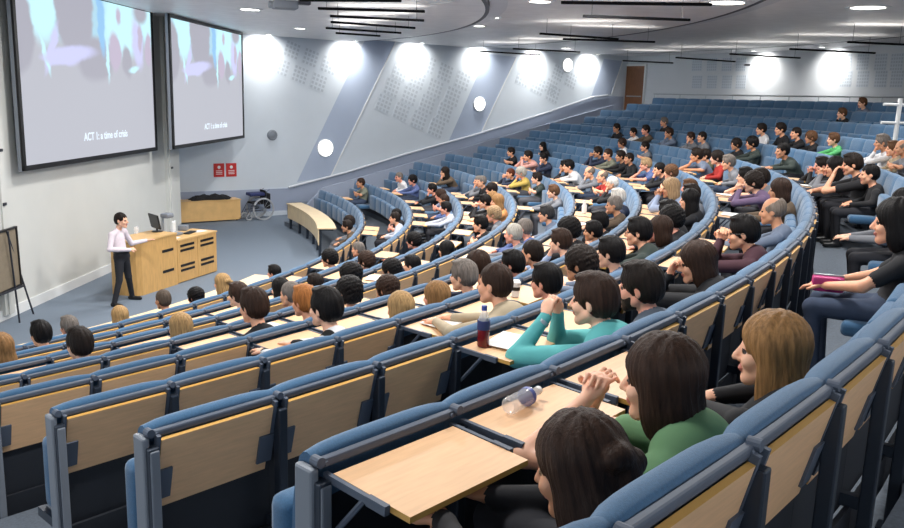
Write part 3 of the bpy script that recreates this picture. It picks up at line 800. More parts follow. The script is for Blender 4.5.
front_desk(math.radians(-37), math.radians(-12.4), 'curved beech front desk running along the near half of first row', 13.92)

# ================= STAGE =================
def FT(p, rz): return Matrix.Translation(p) @ Matrix.Rotation(rz, 4, 'Z')
# lectern desk: local x along the front towards the far side, y to the room
pa, pb = Vector((-6.02, 15.85, 0)), Vector((-5.25, 18.25, 0))
rz = math.atan2(pb.y - pa.y, pb.x - pa.x); Lp = (pb - pa).length
e = empty('lectern_desk', pa, rz, 'long oak lectern desk with black grip slots beside the presenter', 'lectern')
# front faces the audience: local -y side
D = .62
def pbox(mb, x0, x1, y0, y1, z0, z1, bev=0): mb.box(((x0 + x1) / 2, (y0 + y1) / 2, (z0 + z1) / 2), (x1 - x0, y1 - y0, z1 - z0), bev=bev)
g = MB(); poly = [(0.0, 0), (Lp * .44, 0), (Lp * .44, D), (-.12, D), (-.17, .45), (-.14, .22), (-.08, .07)]
g.prism(poly, 1.06); g.build('lectern_body', M['podium'], e)
g = MB(); g.prism([(x * 1.0 + (-.02 if x < .5 else 0), y + (-.02 if y < .4 else .0)) for x, y in poly], .03, Matrix.Translation((0, 0, 1.06))); g.build('lectern_top', M['podium_edge'], e)
for x0, x1, h in ((Lp * .44 + .01, Lp * .72, .93), (Lp * .72 + .01, Lp, .93)):
    g = MB(); pbox(g, x0, x1, 0, D, 0.02, h - .03); u = g.build('cabinet_unit', M['podium'], e)
    g = MB(); pbox(g, x0 - .005, x1 + .01, -.02, D, h - .03, h); g.build('unit_top', M['podium_edge'], u)
    for z in (.24, .34, .66, .76):
        g = MB(); pbox(g, x0 + .1, x1 - .12, -.008, .01, z, z + .05); g.build('grip_slot', M['black'], u)
for z in (.32, .74):
    g = MB(); pbox(g, Lp * .25, Lp * .39, -.008, .01, z, z + .055); g.build('grip_slot', M['black'], e)
def onp(x, y, z): return pa + Matrix.Rotation(rz, 3, 'Z') @ Vector((x, y, z))
# monitor on the lectern
m_ = empty('computer_monitor', onp(1.02, .40, 1.09), rz + math.radians(60), 'black flat computer monitor on the lectern, seen from behind', 'monitor')
MB().box((0, 0, .22), (.46, .035, .30), bev=.01, T=Matrix.Rotation(math.radians(-12), 4, 'X')).build('screen_housing', M['black'], m_)
MB().cyl((0, 0, 0), (0, .02, .2), .02).build('stand', M['black'], m_)
MB().lathe([(.11, 0), (.11, .012), (.01, .02)], n=20).build('foot', M['black'], m_)
# document camera / visualiser with raised arm
v_ = empty('document_camera', onp(1.55, .45, .93), rz, 'grey document camera with upright arm on the lectern desk', 'document camera')
MB().box((0, 0, .03), (.38, .34, .05), bev=.015).build('base_plate', M['endpost'], v_)
MB().box((-.1, .14, .22), (.05, .05, .36), bev=.01).build('arm', M['chrome'], v_)
MB().box((-.02, .08, .42), (.22, .2, .10), bev=.03).build('camera_head', M['endpost'], v_)
MB().box((.14, .0, .16), (.2, .04, .24), bev=.01, T=Matrix.Rotation(.3, 4, 'Z')).build('side_light', M['white'], v_)
# clear glass, laptop, papers
for i, (x, y) in enumerate(((.62, .6), (.72, .66))):
    g = MB(); g.lathe([(.035, 0), (.038, .02), (.04, .13), (.036, .13), (.033, .02), (.001, .02)], n=16)
    o = g.build('drinking_glass', M['glass'], None, True, onp(x, y, 1.09)); tag(o, ('clear drinking glass on the lectern, nearer the presenter', 'clear drinking glass on the lectern, nearer the monitor')[i], 'glass', 'glasses on the lectern')
g = MB(); g.box((0, 0, .012), (.4, .16, .02), bev=.005); o = g.build('keyboard', M['black'], None, False, onp(1.98, .3, .93)); o.rotation_euler = (0, 0, rz + .2); tag(o, 'black keyboard on the low end of the lectern desk', 'keyboard')
for i, (x, y, a) in enumerate(((1.25, .2, .2), (2.25, .25, -.3), (1.8, .62, .5))):
    g = MB(); g.box((0, 0, .004), (.3, .21, .006)); o = g.build('paper_sheet', M['paper'], None, False, onp(x, y, .931)); o.rotation_euler = (0, 0, rz + a)
    tag(o, 'white papers on the lectern desk, ' + ('by the monitor', 'at its far front corner', 'behind the keyboard')[i], 'paper', 'papers on the lectern desk')
g = MB(); g.box((0, 0, .06), (.2, .16, .12), bev=.02); o = g.build('control_box', M['endpost'], None, True, onp(2.2, .62, .93)); tag(o, 'small grey control box on the far end of the lectern desk', 'control box')

# display board on a tripod easel at the left edge
ez = empty('easel', (-7.38, 13.72, 0), math.radians(87), 'dark metal easel holding a brown board by the screen wall', 'easel')
def legt(mb, a, b): mb.cyl(a, b, .016, n=8)
for a, b in (((-.28, -.12, 1.62), (-.02, -.05, .0)), ((-.22, -.06, 1.62), (.55, .03, 0)), ((-.26, .1, 1.60), (-.8, .2, 0))):
    g = MB(); legt(g, a, b); g.build('leg', M['metal_dark'], ez)
g = MB(); g.box((-.25, -.09, .62), (.7, .04, .03)); g.build('ledge', M['metal_dark'], ez)
bd = empty('display_board', (-7.38, 13.58, 0), math.radians(87), 'brown display board in a black frame, resting on the easel', 'display board')
g = MB(); g.box((-.53, -.03, 1.13), (1.55, .03, .98), T=Matrix.Rotation(-.03, 4, 'Y')); g.build('board', M['board'], bd)
g = MB()
for c_, d_ in (((-.53, -.04, 1.63), (1.6, .05, .03)), ((-.53, -.04, .64), (1.6, .05, .03)), ((.25, -.04, 1.13), (.03, .05, 1.0)), ((-1.31, -.04, 1.13), (.03, .05, 1.0))):
    g.box(c_, d_, T=Matrix.Rotation(-.03, 4, 'Y'))
g.build('frame', M['black'], bd)

# cabinet with a coat, wheelchair, by the far wall
def far_pos(s, off): 
    p = W0 + WD * s + WN * off; return Vector((p.x, p.y, 0))
wa = math.atan2(WD.y, WD.x)
s0, _ = wall_sz(207, 210)
cb = empty('low_cabinet', far_pos(s0 - .3, .36), wa, 'low oak bench cabinet against the far wall under the red signs', 'cabinet')
g = MB(); g.box((0, 0, .34), (2.3, .5, .6)); g.build('cabinet_body', M['podium_edge'], cb)
g = MB(); g.box((0, 0, .655), (2.34, .54, .03)); g.build('cabinet_top', M['podium_edge'], cb)
for x in (-1.05, 1.05):
    for y in (-.18, .18):
        MB().cyl((x, y, 0), (x, y, .05), .03, n=10).build('foot', M['black'], cb)
# rumpled coat
bm = bmesh.new(); bmesh.ops.create_grid(bm, x_segments=40, y_segments=16, size=.5)
for v in bm.verts:
    x, y = v.co.x, v.co.y
    edge = max(abs(x) / .5, abs(y) / .5)
    h = .11 * (1 - edge ** 4) * (1 + .45 * math.sin(x * 23 + y * 9) * math.cos(y * 17)) + .012
    v.co = (x * (1.25 + .12 * math.sin(y * 14)), y * (.42 + .1 * math.sin(x * 9)), h)
    if x > .33 and y < -.2: v.co.z -= (x - .33) * .9; v.co.y -= .04
r_ = bmesh.ops.extrude_face_region(bm, geom=bm.faces[:])
for v in [g_ for g_ in r_['geom'] if isinstance(g_, bmesh.types.BMVert)]: v.co.z = max(v.co.z - .012, .002) if v.co.z > 0 else v.co.z - .01
bmesh.ops.recalc_face_normals(bm, faces=bm.faces)
me = bpy.data.meshes.new('coat'); bm.to_mesh(me); bm.free(); me.materials.append(M['black_cloth']); me.polygons.foreach_set('use_smooth', [True] * len(me.polygons))
o = link(bpy.data.objects.new('coat', me)); o.location = far_pos(s0 - .0, .36) + Vector((0, 0, .672)); o.rotation_euler = (0, 0, wa)
tag(o, 'crumpled black coat lying on top of the low cabinet', 'coat')
# wheelchair, side on
s1, _ = wall_sz(259, 205)
wc = empty('wheelchair', far_pos(s1 - .3, .55), wa, 'folding wheelchair with navy seat parked by the far wall', 'wheelchair')
def wheel(x, y, r, parent, hub=.04):
    g = MB(); n = 28
    pts = [(x + r * math.cos(2 * PI * i / n), y, r + r * math.sin(2 * PI * i / n) + 0.01) for i in range(n + 1)]
    g.tube(pts, .03, 6); t_ = g.build('wheel', M['tyre'], parent, True)
    g = MB(); g.cyl((x, y - .03, r + .01), (x, y + .03, r + .01), hub, n=10)
    for i in range(12):
        a = 2 * PI * i / 12; g.cyl((x, y, r + .01), (x + r * math.cos(a), y, r + .01 + r * math.sin(a)), .004, n=5, caps=False)
    g.build('spokes', M['chrome'], t_)
for y in (-.27, .27): wheel(.10, y, .33, wc)
for y in (-.2, .2): wheel(-.36, y, .09, wc, .02)
g = MB()
for y in (-.22, .22):
    g.tube([(.32, y, .94), (.24, y, .9), (.2, y, .5), (.12, y, .3)], .012); g.tube([(.2, y, .5), (-.25, y, .5), (-.42, y, .2), (-.5, y, .08)], .012)
    g.tube([(.2, y, .7), (-.15, y, .7), (-.2, y, .5)], .012); g.tube([(.12, y, .3), (-.3, y, .3), (-.36, y, .12)], .012)
    g.box((-.55, y * .8, .08), (.16, .14, .015))
g.build('frame', M['metal_dark'], wc, True)
g = MB(); g.box((-.02, 0, .53), (.44, .42, .05), bev=.015); g.box((.2, 0, .73), (.03, .42, .38), bev=.01); g.build('seat_sling', M['black_cloth'], wc)
g = MB(); g.box((-.05, 0, .80), (.5, .4, .1), bev=.03); g.build('folded_cushion', M['blue_cloth'], wc, True)
g = MB(); g.box((.3, -.1, .58), (.12, .3, .5), bev=.04); g.build('hanging_bag', M['black_cloth'], wc, True)
# ================= PEOPLE =================
# bodies are grown as one smooth surface from overlapping rounded volumes
def V3(*a): return np.array(a, float)
class Field:
    def __init__(s, lo, hi, h):
        s.h = h; s.lo = np.array(lo, float); n = np.ceil((np.array(hi) - s.lo) / h).astype(int) + 1
        s.n = n; s.F = np.full(n, .2, np.float32); s.prims = []
    def _block(s, lo, hi):
        a = np.clip(np.floor((lo - s.lo) / s.h).astype(int), 0, s.n); b = np.clip(np.ceil((hi - s.lo) / s.h).astype(int) + 1, 0, s.n)
        if (b <= a).any(): return None
        ax = [s.lo[i] + s.h * np.arange(a[i], b[i]) for i in range(3)]
        X, Y, Z = np.meshgrid(*ax, indexing='ij')
        return (slice(a[0], b[0]), slice(a[1], b[1]), slice(a[2], b[2])), np.stack([X, Y, Z], -1)
    def _apply(s, d, sl, k, sub):
        A = s.F[sl]
        if sub:
            d = -d; h = np.clip(.5 - .5 * (d - A) / k, 0, 1) if k else (d < A) * 1.
            s.F[sl] = d * (1 - h) + A * h + k * h * (1 - h)
        else:
            h = np.clip(.5 + .5 * (d - A) / k, 0, 1)
            s.F[sl] = d * (1 - h) + A * h - k * h * (1 - h)
    def cap(s, a, b, r1, r2, m=0, k=.02, sub=False):
        a, b = np.array(a, float), np.array(b, float); R = max(r1, r2) + .04 + k
        if m is not None and not sub: s.prims.append(('c', a, b, r1, r2, m))
        bl = s._block(np.minimum(a, b) - R, np.maximum(a, b) + R)
        if bl is None: return
        s._apply(Field.dcap(bl[1], a, b, r1, r2), bl[0], k, sub)
    @staticmethod
    def dcap(P, a, b, r1, r2):
        ab = b - a; t = np.clip(((P - a) @ ab) / (ab @ ab + 1e-9), 0, 1)
        return np.linalg.norm(P - a - t[..., None] * ab, axis=-1) - (r1 + (r2 - r1) * t)
    @staticmethod
    def dell(P, c, r, Rm):
        q = (P - c) @ Rm if Rm is not None else P - c
        k0 = np.linalg.norm(q / r, axis=-1); k1 = np.linalg.norm(q / (r * r), axis=-1)
        return k0 * (k0 - 1) / (k1 + 1e-6)
    def ell(s, c, r, m=0, k=.02, Rm=None, sub=False):
        c, r = np.array(c, float), np.array(r, float)
        if m is not None and not sub: s.prims.append(('e', c, r, Rm, None, m))
        R = r.max() + .04 + k
        bl = s._block(c - R, c + R)
        if bl is None: return
        s._apply(Field.dell(bl[1], c, r, Rm), bl[0], k, sub)
    def mesh(s):
        F = s.F; ins = F < 0
        c = [ins[i:F.shape[0] - 1 + i, j:F.shape[1] - 1 + j, k:F.shape[2] - 1 + k] for i in (0, 1) for j in (0, 1) for k in (0, 1)]
        cnt = sum(x.astype(np.int8) for x in c)
        idx = np.argwhere((cnt > 0) & (cnt < 8))
        ids = np.full(cnt.shape, -1, np.int32); ids[tuple(idx.T)] = np.arange(len(idx))
        acc = np.zeros((len(idx), 3)); num = np.zeros(len(idx))
        for ax in range(3):
            for u in (0, 1):
                for v in (0, 1):
                    o = [0, 0, 0]; oth = [i for i in range(3) if i != ax]; o[oth[0]] = u; o[oth[1]] = v
                    p = idx + o; q = p.copy(); q[:, ax] += 1
                    f0 = F[tuple(p.T)]; f1 = F[tuple(q.T)]; cr = (f0 < 0) != (f1 < 0)
                    t = np.where(cr, f0 / (f0 - f1 + 1e-12), 0)
                    pos = np.tile(np.array(o, float), (len(idx), 1)); pos[:, ax] += t
                    acc[cr] += pos[cr]; num[cr] += 1
        V = s.lo + s.h * (idx + acc / np.maximum(num, 1)[:, None])
        Q = []
        for ax in range(3):
            a = [slice(None)] * 3; b = [slice(None)] * 3; a[ax] = slice(0, -1); b[ax] = slice(1, None)
            A = ins[tuple(a)]; B = ins[tuple(b)]
            e = np.argwhere(A != B); o1, o2 = [i for i in range(3) if i != ax]
            ok = (e[:, o1] > 0) & (e[:, o2] > 0) & (e[:, o1] < s.n[o1] - 1) & (e[:, o2] < s.n[o2] - 1); e = e[ok]
            def cid(d1, d2):
                t = e.copy(); t[:, o1] += d1; t[:, o2] += d2; return ids[tuple(t.T)]
            q = np.stack([cid(-1, -1), cid(0, -1), cid(0, 0), cid(-1, 0)], 1)
            flip = A[tuple(e.T)]
            if ax == 1: flip = ~flip
            q[~flip] = q[~flip][:, ::-1]
            Q.append(q)
        Q = np.concatenate(Q); Q = Q[(Q >= 0).all(1)]
        return V, Q
    def materials(s, P):
        best = np.full(len(P), 9.); m = np.zeros(len(P), np.int32)
        for p in s.prims:
            d = Field.dcap(P, *p[1:5]) if p[0] == 'c' else Field.dell(P, p[1], p[2], p[3])
            c = d < best; best[c] = d[c]; m[c] = p[5]
        return m
def to_mesh(name, V, Q, mats, mi=None):
    me = bpy.data.meshes.new(name)
    me.vertices.add(len(V)); me.vertices.foreach_set('co', V.astype(np.float32).ravel())
    me.loops.add(len(Q) * 4); me.loops.foreach_set('vertex_index', Q.astype(np.int32).ravel())
    me.polygons.add(len(Q)); me.polygons.foreach_set('loop_start', np.arange(0, len(Q) * 4, 4, dtype=np.int32))
    for m in mats: me.materials.append(m)
    if mi is not None: me.polygons.foreach_set('material_index', mi.astype(np.int32))
    me.polygons.foreach_set('use_smooth', np.ones(len(Q), bool))
    me.update(); me.validate()
    return me

SKIN, TOP, LEGS, SHOE, EYE, LIP = range(6)
def rot(nod=0, yaw=0, tilt=0):
    return np.array((Matrix.Rotation(yaw, 3, 'Z') @ Matrix.Rotation(nod, 3, 'Y') @ Matrix.Rotation(tilt, 3, 'X')))
HS = 1.14
def add_head(f, c, R, female=False, hs=HS, beard=None):
    def p(x, y, z): return c + R @ (V3(x, y, z) * hs)
    def E(x, y, z, a, b, d, m=SKIN, k=.015, sub=False): f.ell(p(x, y, z), V3(a, b, d) * hs, m, k, R, sub)
    def C(a, b, r1, r2, m=SKIN, k=.012, sub=False): f.cap(p(*a), p(*b), r1 * hs, r2 * hs, m, k, sub)
    E(-.012, 0, .03, .098, .077, .092)
    E(.035, 0, -.035, .058, .057, .075, k=.03)
    for sy in (1, -1): C((.01, sy * .05, -.06), (.065, sy * .012, -.096), .021, .020, k=.025)
    C((.075, -.008, -.097), (.075, .008, -.097), .018, .018, k=.02)
    for sy in (1, -1):
        C((.079, sy * .014, .023), (.068, sy * .046, .024), .012, .009, k=.012)
        E(.062, sy * .042, -.03, .026, .022, .024, k=.02)
        E(.100, sy * .031, .004, .012, .016, .009, sub=True, k=.012)
        E(-.012, sy * .077, -.012, .017, .011, .031, k=.008)
        E(-.006, sy * .089, -.008, .008, .006, .018, sub=True, k=.006)
    C((.088, 0, .012), (.113, 0, -.026), .009, .0125, k=.010)
    for sy in (1, -1): C((.100, sy * .010, -.032), (.100, sy * .012, -.032), .008, .008, k=.006)
    E(.092, 0, -.058, .012, .026, .007, m=LIP, k=.006); E(.090, 0, -.067, .011, .021, .007, m=LIP, k=.006)
    for sy in (1, -1): f.ell(p(.080, sy * .031, .003), V3(.0095, .012, .0075) * hs, EYE, .002, R)
def add_hand(f, w, d, n, side, m=SKIN, curl=.5, fr=.0095, spread=1.0):
    """w wrist, d finger direction, n palm normal, side +1 if thumb is towards cross(n, d)"""
    d = d / np.linalg.norm(d); n = n - d * (n @ d); n = n / np.linalg.norm(n); s_ = np.cross(n, d) * side
    f.cap(w - d * .01, w + d * .03, .024, .026, m, .015)
    Rm = np.stack([d, s_, n], 1)
    f.ell(w + d * .055, V3(.052, .042, .018), m, .012, Rm)
    L = (.072, .082, .077, .06)
    for i in range(4):
        b = w + d * .092 + s_ * (.030 - .020 * i) * 1.0
        dd = d + s_ * (.10 - .07 * i) * spread; dd /= np.linalg.norm(dd)
        a = curl * .7; d1 = dd * math.cos(a) + n * math.sin(a); a2 = curl * 1.9; d2 = dd * math.cos(a2) + n * math.sin(a2)
        k1 = b + d1 * L[i] * .5; f.cap(b - dd * .015, k1, fr, fr * .95, m, .004); f.cap(k1, k1 + d2 * L[i] * .48, fr * .95, fr * .8, m, .004)
    t0 = w + d * .03 + s_ * .03; t1 = t0 + d * .032 + s_ * .026 + n * .012; t2 = t1 + d * .030 + n * .012 + s_ * .002
    f.cap(t0, t1, .014, .012, m, .008); f.cap(t1, t2, .0115, .0095, m, .004)

def make_body(name, head, nod=.12, yaw=0, tilt=0, L=None, Rr=None, female=False, h=.014, sleeve='long', legs='sit', girth=1.0, fr=.0105, neck_m=SKIN, hood=False, lo=None, hi=None, collar=True):
    """person frame: x forward, y to the person's left, z up; L and Rr: (elbow, hand, finger dir, palm normal, curl)"""
    hx, hy, hz = head; hc = V3(hx, hy, hz); R = rot(nod, yaw, tilt)
    stand = legs == 'stand'
    if lo is None: lo = (-.05, -.48, -.02) if not stand else (-.6, -.9, -.02)
    if hi is None: hi = (1.12, .48, hz + .2) if not stand else (.8, .9, hz + .2)
    f = Field(lo, hi, h)
    P = V3(.30, 0, .52) if not stand else V3(0, 0, .93)
    nb = hc + R @ V3(-.035, 0, -.135) * HS + V3(-.03, 0, -.035)
    sp = nb - P; L_ = np.linalg.norm(sp); up = sp / L_; fw = np.cross(V3(0, 1, 0), up); fw /= np.linalg.norm(fw)
    Rs = np.stack([fw, V3(0, 1, 0), up], 1); g = girth
    bend = fw * -.035
    ch = P + sp * .66 + bend; be = P + sp * .3 + bend * .8
    sw_ = (.165 if female else .19) * g ** .5
    f.ell(P, V3(.135, .17 if female else .165, .12) * g, LEGS, .04, Rs)
    f.ell(be, V3(.112 * g, .142 * g, .17), TOP, .05, Rs)
    f.ell(ch, V3(.115 * g, .155 * g, .19), TOP, .05, Rs)
    if female:
        for sy in (1, -1): f.ell(ch + fw * .085 + V3(0, sy * .065, 0) - up * .02, V3(.055, .06, .06), TOP, .03, Rs)
    sh = [nb + V3(0, sy * sw_, 0) - up * .065 - fw * .01 for sy in (1, -1)]
    for i, sy in enumerate((1, -1)):
        f.cap(nb + V3(0, sy * .035, 0) - up * .015, sh[i], .048, .058 * g ** .3, TOP, .04)
    if collar: f.cap(nb - up * .015, nb + up * .012 + fw * .006, .064, .058, TOP, .01)
    f.cap(nb - up * .02, hc + R @ V3(-.025, 0, -.07) * HS, .052 if not female else .045, .054 if not female else .046, neck_m, .015)
    if hood: f.ell(nb - fw * .075 - up * .01, V3(.05, .11, .06), TOP, .03, Rs)
    add_head(f, hc, R, female)
    for i, A in enumerate((L, Rr)):
        if A is None: continue
        sy = (1, -1)[i]; el, ha, fd, pn, curl = [np.array(x, float) if not np.isscalar(x) else x for x in A]
        um = TOP; lm = TOP if sleeve == 'long' else SKIN
        if sleeve == 'short':
            mid = sh[i] + (el - sh[i]) * .62
            f.cap(sh[i], mid, .058 * g ** .6, .054 * g ** .6, TOP, .03); f.cap(mid, el, .043, .038, SKIN, .006)
        else: f.cap(sh[i], el, .060 * g ** .7, .049 * g ** .7, TOP, .03)
        d = ha - el
        f.cap(el, ha, .048 * g ** .6 if lm == TOP else .041, .034 if lm == TOP else .026, lm, .014)
        if lm == TOP: f.cap(ha - d * .05, ha + d / np.linalg.norm(d) * .012, .034, .034, TOP, .004)
        add_hand(f, ha + d / np.linalg.norm(d) * .015, fd, pn, -sy if i == 0 else -sy, SKIN, curl, fr)
    if legs == 'sit':
        for sy in (1, -1):
            hip = P + V3(.02, sy * .09, 0); kn = V3(.74, sy * .13, .50); an = V3(.70, sy * .13, .10)
            f.cap(hip, kn, .088, .062, LEGS, .04); f.cap(kn, an, .058, .042, LEGS, .02)
            f.cap(an + V3(-.03, 0, -.045), an + V3(.15, sy * .02, -.06), .04, .034, SHOE, .015)
    elif stand:
        for sy, kn, an in ((1, V3(.03, .14, .49), V3(-.02, .30, .09)), (-1, V3(.04, -.17, .49), V3(.0, -.29, .09))):
            hip = P + V3(0, sy * .085, -.04)
            f.cap(hip, kn, .092, .062, LEGS, .05); f.cap(kn, an, .06, .048, LEGS, .02)
            f.cap(an + V3(-.04, 0, -.05), an + V3(.16, sy * .03, -.055), .042, .036, SHOE, .015)
    Vv, Q = f.mesh()
    ctr = Vv[Q].mean(1); mi = f.materials(ctr)
    me = to_mesh(name, Vv, Q, [SK[0], TOPS['gr'], LEGM[0], M['black'], EYEM, LIPM], mi)
    return dict(me=me, head=hc, R=R)

HAIRC = {'bk': (20, 17, 17), 'dk': (34, 26, 22), 'db': (52, 36, 28), 'br': (92, 64, 44), 'lb': (140, 104, 66), 'bl': (170, 136, 92), 'fb': (158, 130, 98), 'gi': (168, 108, 58), 'rb': (86, 46, 32),
         'gy': (112, 104, 98), 'gb': (86, 74, 64), 'dg': (56, 54, 54), 'gw': (168, 162, 152), 'wh': (205, 200, 192), 'ba': (120, 108, 98)}
HAIRW = {'bk': 'black', 'dk': 'near-black', 'db': 'dark brown', 'br': 'brown', 'lb': 'light brown', 'bl': 'blond', 'fb': 'sandy', 'gi': 'ginger', 'rb': 'reddish', 'gy': 'grey', 'gb': 'grey-brown', 'dg': 'dark grey', 'gw': 'pale grey', 'wh': 'white', 'ba': 'thinning'}
TOPC = {'tn': (176, 160, 134), 'wh': (226, 226, 228), 'gr': (120, 122, 128), 'nv': (40, 48, 70), 'pk': (214, 160, 150), 'bk': (24, 24, 28), 'st': (230, 230, 232), 'br': (92, 76, 60), 'lt': (196, 200, 212), 'gg': (122, 124, 108), 'bl': (88, 104, 150),
        'lb': (150, 164, 190), 'rd': (166, 44, 38), 'or': (206, 138, 82), 'ye': (196, 168, 84), 'gb': (108, 120, 140), 'dg': (52, 62, 58), 'ol': (110, 104, 78), 'pu': (112, 92, 122), 'mr': (66, 36, 46), 'gn': (84, 172, 104), 'tl': (92, 176, 176), 'bg': (88, 98, 112), 'gs': (96, 136, 96)}
TOPW = {'tn': 'tan', 'wh': 'white', 'gr': 'grey', 'nv': 'navy', 'pk': 'pink', 'bk': 'black', 'st': 'black and white striped', 'br': 'brown', 'lt': 'pale', 'gg': 'olive grey', 'bl': 'blue', 'lb': 'light blue', 'rd': 'red', 'or': 'orange', 'ye': 'yellow',
        'gb': 'grey-blue', 'dg': 'dark green', 'ol': 'khaki', 'pu': 'purple', 'mr': 'maroon', 'gn': 'bright green', 'tl': 'teal', 'bg': 'slate grey', 'gs': 'green'}
HM = {}
for k_, c_ in HAIRC.items():
    m = mat('hair_' + k_, srgb(*c_), .5, noise=.35, nscale=5, bump=.35, bscale=16, stretch=(14, 14, 1.6)); HM[k_] = m; m.node_tree.nodes['Principled BSDF'].inputs['Specular IOR Level'].default_value = .15
TOPS = {k_: mat('cloth_' + k_, srgb(*c_), .85, noise=.08, nscale=8, bump=.35, bscale=9) for k_, c_ in TOPC.items()}
# striped jersey: black bands across white
def stripe_mat():
    m = mat('cloth_striped', srgb(228, 228, 230), .85); nt = m.node_tree; b = nt.nodes['Principled BSDF']
    tc = nt.nodes.new('ShaderNodeTexCoord'); sx = nt.nodes.new('ShaderNodeSeparateXYZ'); nt.links.new(tc.outputs['Object'], sx.inputs[0])
    a = nt.nodes.new('ShaderNodeMath'); a.operation = 'ABSOLUTE'; nt.links.new(sx.outputs['Y'], a.inputs[0])
    c = nt.nodes.new('ShaderNodeMath'); c.operation = 'MULTIPLY'; c.inputs[1].default_value = 9.0; nt.links.new(a.outputs[0], c.inputs[0])
    fr_ = nt.nodes.new('ShaderNodeMath'); fr_.operation = 'FRACT'; nt.links.new(c.outputs[0], fr_.inputs[0])
    g = nt.nodes.new('ShaderNodeMath'); g.operation = 'GREATER_THAN'; g.inputs[1].default_value = .52; nt.links.new(fr_.outputs[0], g.inputs[0])
    mx = nt.nodes.new('ShaderNodeMix'); mx.data_type = 'RGBA'; mx.inputs[6].default_value = srgb(228, 228, 230); mx.inputs[7].default_value = srgb(20, 20, 22)
    nt.links.new(g.outputs[0], mx.inputs[0]); nt.links.new(mx.outputs[2], b.inputs['Base Color']); return m
TOPS['st'] = stripe_mat()
SK = [mat('skin_light', srgb(230, 168, 134), .5, noise=.05, nscale=5), mat('skin_fair', srgb(236, 182, 152), .5, noise=.05, nscale=5), mat('skin_tan', srgb(196, 140, 106), .5, noise=.05, nscale=5), mat('skin_rosy', srgb(226, 156, 132), .5, noise=.05, nscale=5)]
for m in SK: m.node_tree.nodes['Principled BSDF'].inputs['Subsurface Weight'].default_value = .08
LEGM = [mat('denim', srgb(58, 70, 92), .9, noise=.1, nscale=20), mat('dark_trousers', srgb(30, 31, 38), .85), mat('grey_trousers', srgb(84, 84, 90), .85)]
EYEM = mat('eye_dark', srgb(44, 34, 30), .2); LIPM = mat('lips', srgb(186, 110, 98), .45)

# ---- hair meshes in the head's own frame ----
def hair_mesh(style, h=.0075):
    f = Field((-.24, -.2, -.42), (.2, .2, .22), h); s = HS
    def E(x, y, z, a, b, d, k=.015, sub=False): f.ell(V3(x, y, z) * s, V3(a, b, d) * s, 0, k, None, sub)
    t = {'short': .013, 'crop': .005, 'curly': .030, 'long': .015, 'bob': .018, 'updo': .014, 'bald': .006, 'pony': .012, 'big': .022}[style]
    E(-.018, 0, .036, .098 + t, .078 + t, .092 + t)
    if style in ('short', 'curly', 'big', 'crop'): E(-.045, 0, -.005, .070 + t, .072 + t * .8, .075 + t * .5, .02)
    if style in ('short',): E(.03, .008, .118, .055, .05, .012, .035)
    if style in ('long', 'bob', 'updo', 'big'):
        dz = {'long': -.14, 'bob': -.075, 'updo': -.12, 'big': -.04}[style]; dl = {'long': .21, 'bob': .11, 'updo': .17, 'big': .06}[style]
        E(-.062, 0, dz, .058, .098, dl, .03)
        for sy in (1, -1): E(-.01, sy * .073, dz + .01, .052, .028, dl * .9, .03)
    if style == 'updo':
        E(-.112, .02, .035, .042, .05, .034, .014); E(-.12, -.02, .005, .036, .05, .036, .012); E(-.125, 0, -.08, .035, .035, .09, .02)
    if style == 'pony': E(-.115, 0, .0, .035, .03, .035, .012); E(-.125, 0, -.10, .026, .026, .10, .02)
    if style == 'big': E(-.03, 0, .05, .12, .1, .10, .02)
    # clear the face, ears and nape
    fx = {'long': .115, 'bob': .115, 'updo': .115}.get(style, .118)
    E(fx, 0, -.035, .068, .066, .098, .015, True)
    if style in ('short', 'crop', 'curly', 'bald', 'big'):
        E(.075, 0, -.10, .085, .12, .085, .012, True)
        for sy in (1, -1): E(.002, sy * .098, -.03, .032, .032, .05, .01, True)
        E(-.01, 0, -.17, .17, .13, .10, .012, True)
    if style == 'bald': E(.035, 0, .10, .105, .078, .085, .01, True)
    V, Q = f.mesh()
    c = V3(-.018, 0, .02); d = V - c; n = d / (np.linalg.norm(d, axis=1)[:, None] + 1e-6); ph = np.arctan2(V[:, 1], V[:, 0] + .05)
    if style in ('curly', 'big'): am = .0038 * (np.sin(V[:, 0] * 150 + 3 * np.sin(V[:, 2] * 60)) * np.sin(V[:, 1] * 140 + 1 + 2 * np.sin(V[:, 0] * 70)) + np.sin(V[:, 2] * 130 + V[:, 1] * 90 + V[:, 0] * 70) * np.sin(V[:, 1] * 110))
    else: am = .0016 * np.sin(ph * 17 + V[:, 2] * 26 + 2 * np.sin(ph * 3)) + .0014 * np.sin(ph * 41 + V[:, 2] * 30 + 2) + .002 * np.sin(ph * 7 + V[:, 2] * 14)
    V = V + n * am[:, None]
    return to_mesh('hair', V, Q, [HM['bk']])
HAIR = {s: hair_mesh(s) for s in ('short', 'crop', 'curly', 'long', 'bob', 'updo', 'bald', 'pony', 'big')}
def beard_mesh():
    f = Field((-.1, -.15, -.2), (.16, .15, .06), .006); s = HS
    def E(x, y, z, a, b, d, k=.012, sub=False): f.ell(V3(x, y, z) * s, V3(a, b, d) * s, 0, k, None, sub)
    E(.035, 0, -.055, .062, .064, .062); f.cap(V3(.07, -.012, -.1) * s, V3(.07, .012, -.1) * s, .025, .025, 0, .02)
    E(.08, 0, .01, .06, .1, .052, .01, True); E(-.05, 0, -.03, .06, .12, .09, .01, True); E(.105, 0, -.060, .02, .024, .014, .005, True)
    V, Q = f.mesh(); return to_mesh('beard', V, Q, [HM['dk']])
BEARD = beard_mesh()
